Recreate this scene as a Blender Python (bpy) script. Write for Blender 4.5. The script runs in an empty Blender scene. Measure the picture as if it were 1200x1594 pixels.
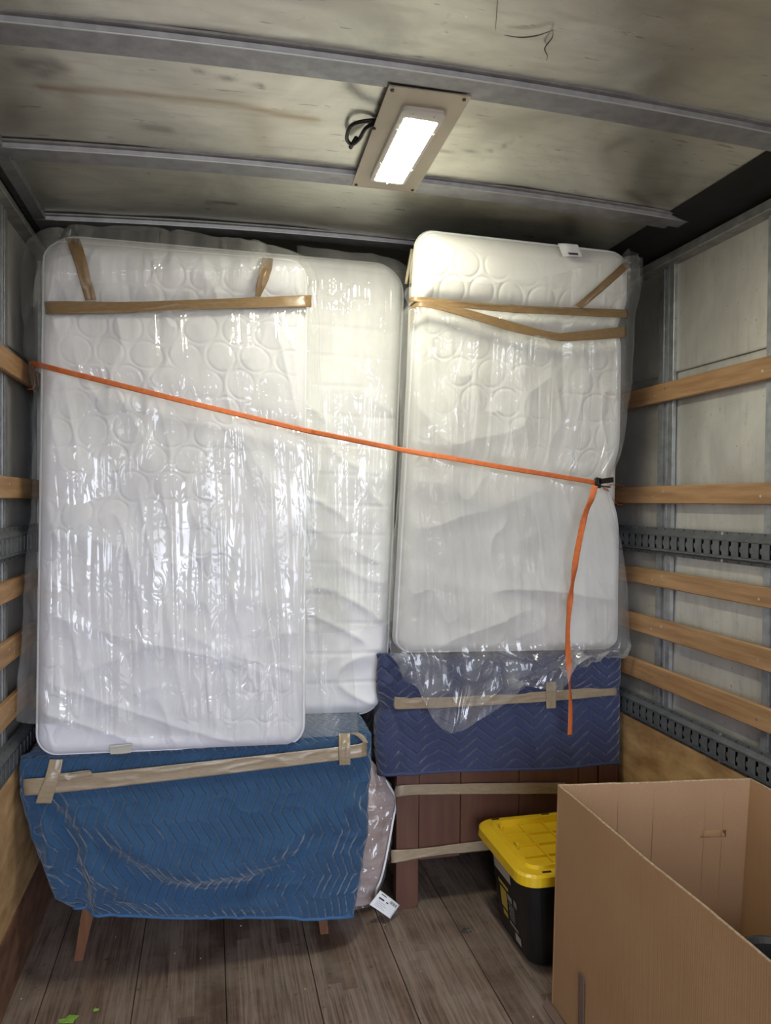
import bpy, math, random
import numpy as np
from mathutils import Matrix, Vector
random.seed(4)
C = bpy.context.scene.collection
D = bpy.data
# ---------------------------------------------------------------- camera (eye 1.62 m up, 0.62 m from the left wall)
FOC = 1142.6; YAW, PIT, ROL = .2345, .0153, .0081
EYE = np.array([.62155, 0., 1.62458])
cy, sy, cp, sp = math.cos(YAW), math.sin(YAW), math.cos(PIT), math.sin(PIT)
_r = np.array([cy, -sy, 0.]); FW = np.array([sy*cp, cy*cp, -sp]); _u = np.cross(_r, FW)
RT = math.cos(ROL)*_r + math.sin(ROL)*_u; UP = -math.sin(ROL)*_r + math.cos(ROL)*_u
cd = D.cameras.new('camera'); cam = D.objects.new('camera', cd); C.objects.link(cam)
cd.sensor_fit = 'VERTICAL'; cd.sensor_height = 24; cd.lens = 24*FOC/1594; cd.clip_start = .02
cam.matrix_world = Matrix(((RT[0], UP[0], -FW[0], EYE[0]), (RT[1], UP[1], -FW[1], EYE[1]), (RT[2], UP[2], -FW[2], EYE[2]), (0, 0, 0, 1)))
bpy.context.scene.camera = cam
# ---------------------------------------------------------------- daylight through the open rear door, exposure
LAMP = 150.0; SKY = 10.5; GROUND = .8
w = D.worlds.new('daylight'); bpy.context.scene.world = w; w.use_nodes = True
nt = w.node_tree; nt.nodes.clear()
wo = nt.nodes.new('ShaderNodeOutputWorld'); bg = nt.nodes.new('ShaderNodeBackground')
tc = nt.nodes.new('ShaderNodeTexCoord'); sx = nt.nodes.new('ShaderNodeSeparateXYZ'); cr = nt.nodes.new('ShaderNodeValToRGB')
nt.links.new(tc.outputs['Generated'], sx.inputs[0]); nt.links.new(sx.outputs['Z'], cr.inputs[0])
cr.color_ramp.elements[0].position = .0; cr.color_ramp.elements[0].color = (.22*GROUND, .215*GROUND, .21*GROUND, 1)
cr.color_ramp.elements[1].position = .04; cr.color_ramp.elements[1].color = (.80, .86, 1.0, 1)
nt.links.new(cr.outputs[0], bg.inputs[0]); bg.inputs[1].default_value = SKY; nt.links.new(bg.outputs[0], wo.inputs[0])
pl = D.lights.new('door_portal', 'AREA'); pl.shape = 'RECTANGLE'; pl.size = 2.34; pl.size_y = 2.64
pl.cycles.is_portal = True
po = D.objects.new('door_portal', pl); C.objects.link(po); po.location = (1.17, -2.38, 1.32); po.rotation_euler = (math.radians(90), 0, 0)
vs = bpy.context.scene.view_settings
bpy.context.scene.display_settings.display_device = 'sRGB'
vs.view_transform = 'Standard'; vs.look = 'None'; vs.gamma = 1; vs.use_curve_mapping = False; vs.exposure = 0.0

# ---------------------------------------------------------------- helpers
def ray(x, y): return (x-600)/FOC*RT - (y-797)/FOC*UP + FW
def at(x, y, Y): d = ray(x, y); return EYE + d*Y/d[1]
def atz(x, y, z): d = ray(x, y); return EYE + d*(z-EYE[2])/d[2]
def vn(x, y, s=0):
    x = np.asarray(x, float); y = np.asarray(y, float); x, y = np.broadcast_arrays(x, y)
    xi = np.floor(x).astype(np.int64); yi = np.floor(y).astype(np.int64); fx = x-xi; fy = y-yi
    fx = fx*fx*(3-2*fx); fy = fy*fy*(3-2*fy)
    def h(a, b):
        k = (a*374761393 + b*668265263 + s*1274126177) & 0xffffffff
        k = ((k ^ (k >> 13))*1274126177) & 0xffffffff
        return ((k ^ (k >> 16)) & 0xffff)/65535.
    return (h(xi, yi)*(1-fx)+h(xi+1, yi)*fx)*(1-fy) + (h(xi, yi+1)*(1-fx)+h(xi+1, yi+1)*fx)*fy
def fbm(x, y, s=0, o=3):
    v = 0; a = .5
    for i in range(o): v = v + a*vn(x*2**i, y*2**i, s+i); a *= .5
    return v/(1-.5**o)
def ridge(x, y, s=0, p=3): return (1-np.abs(2*vn(x, y, s)-1))**p

def link(name, me, mat, parent=None, smooth=True):
    if mat is not None: me.materials.append(mat)
    if smooth: me.polygons.foreach_set('use_smooth', [True]*len(me.polygons))
    o = D.objects.new(name, me); C.objects.link(o)
    if parent is not None: attach(o, parent)
    return o
def attach(o, parent):
    o.parent = parent
    m = Matrix.Translation(parent.location) if parent.parent is None and parent.type == 'EMPTY' else Matrix()
    o.matrix_parent_inverse = m.inverted()
def tag(o, label=None, cat=None, group=None, kind=None):
    if label: o['label'] = label
    if cat: o['category'] = cat
    if group: o['group'] = group
    if kind: o['kind'] = kind
    return o
def thing(name, label, cat, loc, group=None):
    o = D.objects.new(name, None); C.objects.link(o); o.location = loc; o.empty_display_size = .1
    return tag(o, label, cat, group)
class MB:
    def __init__(s): s.v = []; s.f = []
    def add(s, vs_, fs_):
        n = len(s.v); s.v += [tuple(map(float, v)) for v in vs_]; s.f += [tuple(i+n for i in f) for f in fs_]; return s
    def box(s, a, b, bev=0):
        (x0, y0, z0), (x1, y1, z1) = a, b
        if x0 > x1: x0, x1 = x1, x0
        if y0 > y1: y0, y1 = y1, y0
        if z0 > z1: z0, z1 = z1, z0
        if bev <= 0:
            return s.add([(x0,y0,z0),(x1,y0,z0),(x1,y1,z0),(x0,y1,z0),(x0,y0,z1),(x1,y0,z1),(x1,y1,z1),(x0,y1,z1)],
                         [(0,3,2,1),(4,5,6,7),(0,1,5,4),(1,2,6,5),(2,3,7,6),(3,0,4,7)])
        e = bev; vv = []; idx = {}
        for ix, (X, dx) in enumerate(((x0, e), (x1, -e))):
            for iy, (Y, dy) in enumerate(((y0, e), (y1, -e))):
                for iz, (Z, dz) in enumerate(((z0, e), (z1, -e))):
                    for k in range(3):
                        p = [X+dx, Y+dy, Z+dz]; p[k] = (X, Y, Z)[k]; idx[(ix, iy, iz, k)] = len(vv); vv.append(p)
        F = []
        g = lambda a, b, c, k: idx[(a, b, c, k)]
        for i in (0, 1):
            q = [g(i,0,0,0), g(i,1,0,0), g(i,1,1,0), g(i,0,1,0)]; F.append(q if i else q[::-1])
            q = [g(0,i,0,1), g(1,i,0,1), g(1,i,1,1), g(0,i,1,1)]; F.append(q[::-1] if i else q)
            q = [g(0,0,i,2), g(1,0,i,2), g(1,1,i,2), g(0,1,i,2)]; F.append(q if i else q[::-1])
        for i in (0, 1):
            for j in (0, 1):
                F.append([g(i,j,0,0), g(i,j,1,0), g(i,j,1,1), g(i,j,0,1)])
                F.append([g(i,0,j,0), g(i,1,j,0), g(i,1,j,2), g(i,0,j,2)])
                F.append([g(0,i,j,1), g(1,i,j,1), g(1,i,j,2), g(0,i,j,2)])
                for k in (0, 1): F.append([g(i,j,k,0), g(i,j,k,1), g(i,j,k,2)])
        return s.add(vv, F)
    def hexa(s, q):   # eight corners: bottom loop of four, then top loop of four
        return s.add(q, [(0,3,2,1),(4,5,6,7),(0,1,5,4),(1,2,6,5),(2,3,7,6),(3,0,4,7)])
    def tube(s, pts, r, n=8, closed=False):
        pts = [Vector(p) for p in pts]; m = len(pts); rings = []
        rr = r if hasattr(r, '__len__') else [r]*m; prev = None
        for i, p in enumerate(pts):
            t = (pts[(i+1) % m]-pts[i-1]) if closed else (pts[min(i+1, m-1)]-pts[max(i-1, 0)])
            t.normalize()
            a = prev - t*prev.dot(t) if prev is not None else t.orthogonal()
            if a.length < 1e-6: a = t.orthogonal()
            a.normalize(); prev = a; b = t.cross(a)
            rings.append([p + (a*math.cos(2*math.pi*k/n)+b*math.sin(2*math.pi*k/n))*rr[i] for k in range(n)])
        vv = [v for q in rings for v in q]; F = []
        for i in range(m if closed else m-1):
            j = (i+1) % m
            for k in range(n): F.append((i*n+k, i*n+(k+1) % n, j*n+(k+1) % n, j*n+k))
        if not closed: F.append(tuple(range(n))[::-1]); F.append(tuple((m-1)*n+k for k in range(n)))
        return s.add(vv, F)
    def prism(s, prof, axis, a, b):   # closed 2-D profile swept along an axis
        n = len(prof); vv = []
        for t in (a, b):
            for (p, q) in prof: vv.append({'x': (t, p, q), 'y': (p, t, q), 'z': (p, q, t)}[axis])
        F = [(i, (i+1) % n, n+(i+1) % n, n+i) for i in range(n)] + [tuple(range(n))[::-1], tuple(range(n, 2*n))]
        return s.add(vv, F)
    def build(s, name, mat, parent=None, smooth=False):
        me = D.meshes.new(name); me.from_pydata(s.v, [], s.f); me.update()
        import bmesh
        bm = bmesh.new(); bm.from_mesh(me); bmesh.ops.recalc_face_normals(bm, faces=bm.faces); bm.to_mesh(me); bm.free()
        return link(name, me, mat, parent, smooth)

def grid_mesh(name, P, mat, parent=None, uv=None, thick=0):
    """P: (nv, nu, 3) array of points -> one smooth sheet, uv in metres"""
    nv, nu = P.shape[:2]
    me = D.meshes.new(name)
    i = np.arange(nv*nu).reshape(nv, nu)
    F = np.stack([i[:-1, :-1], i[1:, :-1], i[1:, 1:], i[:-1, 1:]], -1).reshape(-1, 4)
    me.vertices.add(nv*nu); me.vertices.foreach_set('co', P.reshape(-1))
    me.loops.add(F.size); me.loops.foreach_set('vertex_index', F.reshape(-1))
    me.polygons.add(len(F)); me.polygons.foreach_set('loop_start', np.arange(0, F.size, 4)); me.polygons.foreach_set('loop_total', np.full(len(F), 4))
    me.update(calc_edges=True)
    if uv is None:
        da = np.zeros((nv, nu)); da[:, 1:] = np.cumsum(np.linalg.norm(np.diff(P, axis=1), axis=2), 1)
        db = np.zeros((nv, nu)); db[1:] = np.cumsum(np.linalg.norm(np.diff(P, axis=0), axis=2), 0)
        da = np.broadcast_to(da[nv//2], (nv, nu)); db = np.broadcast_to(db[:, nu//2:nu//2+1], (nv, nu))
        uv = np.stack([da, db], -1)
    ul = me.uv_layers.new(name='UVMap'); ul.data.foreach_set('uv', uv.reshape(-1, 2)[F.reshape(-1)].reshape(-1))
    o = link(name, me, mat, parent)
    if thick:
        m = o.modifiers.new('s', 'SOLIDIFY'); m.thickness = thick; m.offset = 0
    return o
def cr1(P, t):
    """Catmull-Rom through the rows of P at parameters t in [0, len-1]"""
    n = len(P); i = np.clip(np.floor(t).astype(int), 0, n-2); f = (t-i).reshape((-1,)+(1,)*(P.ndim-1))
    g = lambda k: P[np.clip(k, 0, n-1)]
    p0, p1, p2, p3 = g(i-1), g(i), g(i+1), g(i+2)
    p0 = np.where((i-1 < 0).reshape(f.shape), 2*p1-p2, p0); p3 = np.where((i+2 > n-1).reshape(f.shape), 2*p2-p1, p3)
    return .5*((2*p1)+(-p0+p2)*f+(2*p0-5*p1+4*p2-p3)*f*f+(-p0+3*p1-3*p2+p3)*f**3)
def W(p):
    return at(*p) if len(p) == 3 else np.array(p[1:], float)
def resample(pts, n):
    P = np.array([W(p) for p in pts]); d = np.r_[0, np.cumsum(np.linalg.norm(np.diff(P, axis=0), axis=1)+1e-6)]; d /= d[-1]
    t = np.interp(np.linspace(0, 1, n), d, np.arange(len(P))); return cr1(P, t)
def loft(rows, nu, nv):
    """rows of points (pixel x, pixel y, depth) or ('w', x, y, z) -> (nv, nu, 3)"""
    R = np.stack([resample(r, nu) for r in rows])
    L = np.linalg.norm(np.diff(R, axis=0), axis=2).mean(1)+1e-6; d = np.r_[0, np.cumsum(L)]; d /= d[-1]
    return cr1(R, np.interp(np.linspace(0, 1, nv), d, np.arange(len(R))))
def normals(P):
    a = np.gradient(P, axis=1); b = np.gradient(P, axis=0); n = np.cross(b, a); n /= np.linalg.norm(n, axis=2, keepdims=True)+1e-9
    if n[n.shape[0]//2, n.shape[1]//2, 1] > 0: n = -n
    return n
def seg_dist(X, Z, pts):
    best = np.full(np.shape(X), 9.)
    for (a, b) in zip(pts[:-1], pts[1:]):
        ax, az, bx, bz = a[0], a[2], b[0], b[2]; L = (bx-ax)**2+(bz-az)**2+1e-12
        t = np.clip(((X-ax)*(bx-ax)+(Z-az)*(bz-az))/L, 0, 1)
        best = np.minimum(best, np.hypot(X-ax-t*(bx-ax), Z-az-t*(bz-az)))
    return best
def sstep(a, b, x): t = np.clip((x-a)/(b-a), 0, 1); return t*t*(3-2*t)

# ---------------------------------------------------------------- materials
def new_mat(name):
    m = D.materials.new(name); m.use_nodes = True; t = m.node_tree; t.nodes.clear()
    o = t.nodes.new('ShaderNodeOutputMaterial'); return m, t, o
class N:
    def __init__(s, t): s.t = t
    def n(s, typ, **k):
        x = s.t.nodes.new('ShaderNode'+typ)
        for a, b in k.items():
            if a.startswith('i_'):
                key = a[2:]; key = int(key) if key.isdigit() else key.replace('_', ' ')
                if hasattr(b, 'is_output') or isinstance(b, bpy.types.NodeSocket): s.t.links.new(b, x.inputs[key])
                else: x.inputs[key].default_value = b
            else: setattr(x, a, b)
        return x
    def math(s, op, a, b=0.): return s.n('Math', operation=op, i_0=a, i_1=b).outputs[0]
    def mapping(s, src, scale, rot=(0, 0, 0)): return s.n('Mapping', i_Vector=src, i_Scale=scale, i_Rotation=rot).outputs[0]
    def noise(s, vec, sc, det=3., rough=.55, dist=0.): return s.n('TexNoise', i_Vector=vec, i_Scale=sc, i_Detail=det, i_Roughness=rough, i_Distortion=dist).outputs[0]
    def ramp(s, f, stops):
        r = s.n('ValToRGB', i_0=f); e = r.color_ramp.elements
        while len(e) < len(stops): e.new(.5)
        for q, (p, c) in zip(e, stops): q.position = p; q.color = c if len(c) == 4 else tuple(c)+(1,)
        return r.outputs[0]
    def mix(s, f, a, b, blend='MIX'):
        x = s.t.nodes.new('ShaderNodeMix'); x.data_type = 'RGBA'; x.blend_type = blend
        for k, v in ((0, f), (6, a), (7, b)):
            if isinstance(v, bpy.types.NodeSocket): s.t.links.new(v, x.inputs[k])
            else: x.inputs[k].default_value = v if k == 0 or len(v) == 4 else tuple(v)+(1,)
        return x.outputs[2]
    def bump(s, h, st, dist=.01, nrm=None):
        b = s.n('Bump', i_Strength=st, i_Distance=dist, i_Height=h)
        if nrm is not None: s.t.links.new(nrm, b.inputs['Normal'])
        return b.outputs[0]
def principled(name, col, rough=.5, metal=0., vary=0., vscale=6., vstretch=(1, 1, 1), bumps=(), coords='Object', sheen=0, rvary=0., spec=.5, col2=None):
    m, t, o = new_mat(name); n = N(t)
    b = n.n('BsdfPrincipled', i_Roughness=rough, i_Metallic=metal); b.inputs['Specular IOR Level'].default_value = spec
    if sheen: b.inputs['Sheen Weight'].default_value = sheen
    co = n.n('TexCoord').outputs[coords]
    base = tuple(col)+(1,)
    if vary or col2:
        f = n.noise(n.mapping(co, vstretch), vscale, 4.)
        c2 = col2 or tuple(c*(1-vary) for c in col)
        cc = n.ramp(f, [(.35, tuple(c2)), (.68, base)]); t.links.new(cc, b.inputs['Base Color'])
        if rvary:
            r = n.n('MapRange', i_0=f, i_3=rough-rvary, i_4=rough+rvary).outputs[0]; t.links.new(r, b.inputs['Roughness'])
    else: b.inputs['Base Color'].default_value = base
    nr = None
    for (sc, st, dist, stretch) in bumps: nr = n.bump(n.noise(n.mapping(co, stretch), sc, 3.), st, dist, nr)
    if nr is not None: t.links.new(nr, b.inputs['Normal'])
    t.links.new(b.outputs[0], o.inputs[0]); return m
M = {}
def metal_sheet(name, base, dark, rough, met=.82):
    m, t, o = new_mat(name); n = N(t); co = n.n('TexCoord').outputs['Object']
    b = n.n('BsdfPrincipled', i_Metallic=met)
    f1 = n.noise(co, 2.3, 5., .6, .8); f2 = n.noise(n.mapping(co, (1, 5, 1)), 7., 4.); f3 = n.noise(co, 38., 3.)
    c = n.ramp(f1, [(.3, dark), (.62, base)])
    c = n.mix(n.ramp(f2, [(.5, (0, 0, 0)), (.75, (.45, .45, .45))]), c, tuple(x*.62 for x in base))
    c = n.mix(n.ramp(f3, [(.66, (0, 0, 0)), (.8, (.35, .35, .35))]), c, (.14, .12, .1))
    sc = n.noise(n.mapping(co, (1, 7, 7), (.4, .5, .3)), 9., 2.); c = n.mix(n.ramp(sc, [(.70, (0, 0, 0)), (.73, (.6, .6, .6))]), c, (.20, .18, .16))
    if name.startswith('ceil'):
        c = n.mix(n.n('Attribute', attribute_name='rust').outputs['Fac'], c, (.34, .235, .13)); c = n.mix(n.n('Attribute', attribute_name='grime').outputs['Fac'], c, (.13, .12, .11))
    t.links.new(c, b.inputs['Base Color'])
    t.links.new(n.n('MapRange', i_0=f2, i_3=rough-.08, i_4=rough+.14).outputs[0], b.inputs['Roughness'])
    nr = n.bump(n.noise(co, 1.6, 2., .5, 1.), .35, .06); nr = n.bump(n.noise(n.mapping(co, (1, 1, 1)), 260., 2.), .06, .002, nr)
    t.links.new(nr, b.inputs['Normal']); t.links.new(b.outputs[0], o.inputs[0]); return m
M['roof'] = metal_sheet('ceiling_aluminium', (.74, .735, .65), (.50, .49, .435), .29)
M['sheet'] = metal_sheet('wall_aluminium', (.66, .65, .60), (.47, .46, .43), .38, .55)
M['galv'] = principled('galvanised_steel', (.42, .44, .46), .38, .7, .3, 30, bumps=[(90, .08, .002, (1, 1, 1))], rvary=.08)
M['beam'] = principled('roof_beam_steel', (.38, .385, .41), .42, .6, .3, 22, bumps=[(60, .06, .002, (1, 1, 1))], rvary=.08)
M['track'] = principled('track_grey_paint', (.135, .145, .155), .48, .25, .3, 25, bumps=[(120, .08, .001, (1, 1, 1))])
M['edge_glint'] = principled('painted_edge_highlight', (.62, .64, .67), .3, .7)  # paler than the beam steel: a highlight put into the colour
M['rail'] = principled('rail_grey_steel', (.30, .30, .29), .5, .3, .4, 18, bumps=[(90, .1, .002, (1, 1, 1))])
M['dark'] = principled('dark_recess_metal', (.012, .012, .013), .75, .2, .3, 10)
M['cove'] = principled('painted_corner_shade', (.012, .011, .011), .8, 0, .5, 12)  # near-black colour standing in for shade in the right roof corner
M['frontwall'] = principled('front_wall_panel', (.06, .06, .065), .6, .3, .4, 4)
M['slat'] = principled('slat_wood', (.42, .255, .125), .55, 0, 0, 3.2, (14, 1.2, 14), [(40, .12, .002, (4, .25, 4))], col2=(.27, .145, .066))
M['ply'] = principled('plywood', (.60, .40, .20), .6, 0, 0, 5, (1, 1.2, 3.), [(60, .15, .002, (1, 1, 1))], col2=(.30, .175, .075))
M['kick'] = principled('scuffed_brown_board', (.22, .115, .065), .55, 0, 0, 6, (1, 1.4, 3), [(30, .2, .003, (1, 1, 1))], col2=(.10, .048, .03))
M['screw'] = principled('screw_steel', (.6, .58, .55), .35, .9)
# floor boards: laminated hardwood strips running to the front of the box
def floor_mat():
    m, t, o = new_mat('hardwood_floor'); n = N(t); co = n.n('TexCoord').outputs['Object']
    b = n.n('BsdfPrincipled'); b.inputs['Specular IOR Level'].default_value = .35
    s = n.n('SeparateXYZ', i_0=co); k = n.math('FLOOR', n.math('DIVIDE', s.outputs[0], .0482))
    seg = n.math('FLOOR', n.math('ADD', n.math('DIVIDE', s.outputs[1], .9), n.n('TexWhiteNoise', noise_dimensions='1D', i_W=k).outputs[0]))
    wn = n.n('TexWhiteNoise', noise_dimensions='2D', i_Vector=n.n('CombineXYZ', i_0=k, i_1=seg).outputs[0]).outputs[0]
    c = n.ramp(wn, [(0, (.110, .068, .048)), (.3, (.200, .142, .108)), (.65, (.285, .215, .172)), (1, (.165, .098, .068))])
    g = n.noise(n.mapping(co, (60, 2.2, 60)), 1.6, 6., .65, .6)
    c = n.mix(n.ramp(g, [(.38, (.75, .75, .75)), (.6, (0, 0, 0))]), c, (.055, .036, .028))
    d = n.noise(co, 5., 5., .65); c = n.mix(n.ramp(d, [(.42, (0, 0, 0)), (.72, (.55, .55, .55))]), c, (.31, .255, .215))
    q = n.noise(co, 24., 4., .7); c = n.mix(n.ramp(q, [(.62, (0, 0, 0)), (.72, (.8, .8, .8))]), c, (.045, .033, .028))
    t.links.new(c, b.inputs['Base Color']); t.links.new(n.n('MapRange', i_0=d, i_3=.5, i_4=.7).outputs[0], b.inputs['Roughness'])
    t.links.new(n.bump(g, .18, .003, n.bump(q, .2, .003)), b.inputs['Normal']); t.links.new(b.outputs[0], o.inputs[0]); return m
M['floor'] = floor_mat()
M['under'] = principled('floor_joint_dark', (.02, .015, .012), .9)
def fabric(name, col, col2, rough=.85, fine=420):
    return principled(name, col, rough, 0, 0, 9, bumps=[(34, .12, .004, (1, 1, 1)), (fine, .15, .001, (1, 1, 1))], sheen=.25, spec=.2, col2=col2)
M['white1'] = fabric('white_quilted_ticking', (.72, .72, .775), (.67, .67, .735))
M['white2'] = fabric('white_smooth_ticking', (.77, .77, .79), (.72, .72, .75))
M['white3'] = fabric('offwhite_quilted_ticking', (.73, .73, .72), (.68, .68, .67))
M['welt'] = principled('mattress_piping', (.72, .72, .76), .8)
M['stripe'] = principled('tan_striped_border', (.50, .42, .30), .8)
M['tape'] = principled('brown_packing_tape', (.225, .145, .072), .28, 0, .2, 40, (1, 1, 4), [(60, .25, .004, (1, 1, 3))])
M['tape2'] = principled('pale_brown_packing_tape', (.33, .26, .175), .27, 0, .15, 40, (1, 1, 4), [(60, .2, .004, (1, 1, 3))])
M['palet'] = principled('pale_tape', (.50, .48, .42), .4)
def plastic(name, haze0, haze1, gloss, tint=(.985, .99, .985), stretch=(21, 1.0, 1), bst=.9):
    m, t, o = new_mat(name); n = N(t); uv = n.n('TexCoord').outputs['UV']
    v = n.mapping(uv, stretch)
    a = n.noise(v, 1.0, 1.5, .5, .6); cr_ = n.math('ABSOLUTE', n.math('SUBTRACT', a, .5))
    b2 = n.noise(n.mapping(uv, (9, 5, 1), (0, 0, .5)), 2.2, 1.5, .5, 1.2); cr2 = n.math('ABSOLUTE', n.math('SUBTRACT', b2, .5))
    nr = n.bump(cr_, bst, .022); nr = n.bump(cr2, bst*.5, .012, nr)
    hz = n.noise(n.mapping(uv, (5, 1.2, 1)), 2., 4.)
    haze = n.n('MapRange', i_0=hz, i_1=.3, i_2=.7, i_3=haze0, i_4=haze1).outputs[0]
    tr = n.n('BsdfTransparent', i_Color=tuple(tint)+(1,)).outputs[0]
    df = n.n('BsdfDiffuse', i_Color=(.85, .86, .86, 1), i_Normal=nr).outputs[0]
    tl = n.n('BsdfTranslucent', i_Color=(.85, .86, .86, 1), i_Normal=nr).outputs[0]
    d2 = n.n('MixShader', i_0=.35, i_1=df, i_2=tl).outputs[0]
    base = n.n('MixShader', i_0=haze, i_1=tr, i_2=d2).outputs[0]
    gl = n.n('BsdfGlossy', i_Color=(1, 1, 1, 1), i_Roughness=.055, i_Normal=nr).outputs[0]
    lw = n.n('LayerWeight', i_Blend=.35, i_Normal=nr).outputs['Facing']
    gm = n.noise(n.mapping(uv, (3.4, 1.7, 1)), 2., 2.); gm = n.n('MapRange', i_0=gm, i_1=.40, i_2=.62, i_3=.28, i_4=1.15).outputs[0]
    gf = n.math('MULTIPLY', n.math('ADD', n.math('MULTIPLY', lw, .22), gloss), gm)
    t.links.new(n.n('MixShader', i_0=gf, i_1=base, i_2=gl).outputs[0], o.inputs[0]); return m
M['bag'] = plastic('clear_plastic_film', .09, .27, .060)
M['bagthin'] = plastic('crumpled_clear_film', .05, .16, .065, stretch=(14, 9, 1), bst=1.)
def blanket_mat(name, col, stitch, vertical, per, amp, sp_):
    m, t, o = new_mat(name); n = N(t); uv = n.n('TexCoord').outputs['UV']
    s = n.n('SeparateXYZ', i_0=uv); a, b = (s.outputs[0], s.outputs[1]) if vertical else (s.outputs[1], s.outputs[0])
    wob = n.noise(n.mapping(uv, (6, 6, 1)), 1., 2.)
    tri = n.math('ABSOLUTE', n.math('SUBTRACT', n.math('FRACT', n.math('ADD', n.math('DIVIDE', b, per), n.math('MULTIPLY', wob, .18))), .5))
    ph = n.math('FRACT', n.math('DIVIDE', n.math('ADD', a, n.math('MULTIPLY', tri, amp)), sp_))
    dd = n.math('ABSOLUTE', n.math('SUBTRACT', ph, .5))            # .5 at the seam
    groove = n.n('MapRange', i_0=dd, i_1=.30, i_2=.5, i_3=1., i_4=0.).outputs[0]
    line = n.n('MapRange', i_0=dd, i_1=.455, i_2=.49, i_3=0., i_4=1.).outputs[0]
    dash = n.n('MapRange', i_0=n.math('FRACT', n.math('MULTIPLY', b, 170.)), i_1=.3, i_2=.36, i_3=.35, i_4=1.).outputs[0]
    line = n.math('MULTIPLY', n.math('MULTIPLY', line, dash), .34)
    base = n.ramp(n.noise(n.mapping(uv, (3, 3, 1)), 2., 4.), [(.3, tuple(c*.78 for c in col)), (.7, col)])
    c = n.mix(line, base, stitch)
    p = n.n('BsdfPrincipled', i_Roughness=.82, i_Base_Color=c); p.inputs['Sheen Weight'].default_value = .3; p.inputs['Specular IOR Level'].default_value = .3
    nr = n.bump(groove, 1., .0055); pk = n.noise(n.mapping(uv, (1, 1, 1)), 60., 3.); nr = n.bump(pk, .6, .009, nr)
    nr = n.bump(n.noise(uv, 700., 2.), .2, .001, nr)
    t.links.new(nr, p.inputs['Normal']); t.links.new(p.outputs[0], o.inputs[0]); return m
M['blue'] = blanket_mat('blue_chevron_blanket', (.022, .072, .158), (.13, .27, .46), True, .150, .080, .0370)
M['navy'] = blanket_mat('navy_chevron_blanket', (.036, .048, .120), (.20, .24, .38), False, .150, .110, .0420)
M['bluehem'] = principled('blue_hem', (.035, .11, .24), .8, bumps=[(200, .2, .001, (1, 1, 1))])
M['navyhem'] = principled('navy_hem', (.038, .052, .125), .8, bumps=[(200, .2, .001, (1, 1, 1))])
M['legwood'] = principled('walnut_leg_wood', (.165, .070, .030), .4, 0, 0, 4, (14, 14, 1.5), col2=(.11, .045, .022))
M['redwood'] = principled('reddish_brown_dresser_wood', (.115, .052, .029), .45, 0, 0, 3, (9, 9, 1.), [(40, .08, .002, (4, 4, .4))], col2=(.085, .032, .022))
M['orange'] = principled('orange_webbing', (.62, .155, .04), .6, 0, .2, 60, bumps=[(500, .2, .001, (1, 1, 1))])
M['black'] = principled('black_steel_hardware', (.015, .015, .016), .35, .5)
M['yellow'] = principled('yellow_plastic', (.72, .47, .012), .35, 0, .08, 6, bumps=[(200, .04, .001, (1, 1, 1))])
M['tub'] = principled('black_plastic', (.010, .010, .011), .42, 0, .3, 8)
M['white'] = principled('white_paper', (.72, .73, .76), .6)
M['ink'] = principled('black_ink', (.04, .04, .05), .6)
M['yink'] = principled('yellow_print', (.55, .42, .06), .5)
M['grey'] = principled('grey_print', (.32, .32, .31), .6)
def card_mat():
    m, t, o = new_mat('corrugated_cardboard'); n = N(t); co = n.n('TexCoord').outputs['Object']
    b = n.n('BsdfPrincipled', i_Roughness=.75); b.inputs['Specular IOR Level'].default_value = .25
    f = n.noise(co, 3., 4.); g = n.noise(co, 220., 2.); v = n.noise(n.mapping(co, (30, 30, .6)), 3., 2.)
    c = n.ramp(f, [(.3, (.385, .225, .118)), (.7, (.43, .262, .142))])
    c = n.mix(n.ramp(g, [(.4, (.35, .35, .35)), (.6, (0, 0, 0))]), c, (.34, .21, .115))
    t.links.new(c, b.inputs['Base Color'])
    s = n.n('SeparateXYZ', i_0=co); xy = n.math('ADD', s.outputs[0], s.outputs[1])
    fl = n.math('SINE', n.math('MULTIPLY', xy, 820.))
    t.links.new(n.bump(fl, .10, .001, n.bump(v, .25, .003)), b.inputs['Normal']); t.links.new(b.outputs[0], o.inputs[0]); return m
M['card'] = card_mat()
M['cardedge'] = principled('cardboard_cut_edge', (.50, .36, .23), .9, 0, .4, 120)
M['purpletape'] = principled('grey_brown_carton_tape', (.17, .12, .105), .35)
M['plate'] = principled('lamp_mounting_plate', (.52, .46, .37), .45, .35, .1, 9)
M['bezel'] = principled('lamp_bezel_white', (.62, .60, .57), .4)
M['rubber'] = principled('dark_grey_plastic', (.05, .048, .048), .5, 0, .3, 20)
M['pink'] = principled('pink_woven_pad', (.27, .185, .17), .85, 0, 0, 14, (1, 1, 3), [(90, .4, .006, (1, 1, 2))], col2=(.36, .285, .275))
M['leaf'] = principled('green_leaf', (.22, .42, .06), .6)
M['scratch'] = principled('scratch_mark', (.10, .085, .07), .7)
def emis():
    m, t, o = new_mat('lit_lens'); n = N(t)
    e = n.n('Emission', i_Color=(1, .965, .74, 1), i_Strength=LAMP); t.links.new(e.outputs[0], o.inputs[0]); return m
M['lens'] = emis()

# ================================================================ THE TRUCK BOX
WX = 2.34; Y0 = -2.3; Y1 = 3.30; DZ = 2.638
def crown(x): t = np.clip(x/WX, 0, 1); return .036*4*t*(1-t)
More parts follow.
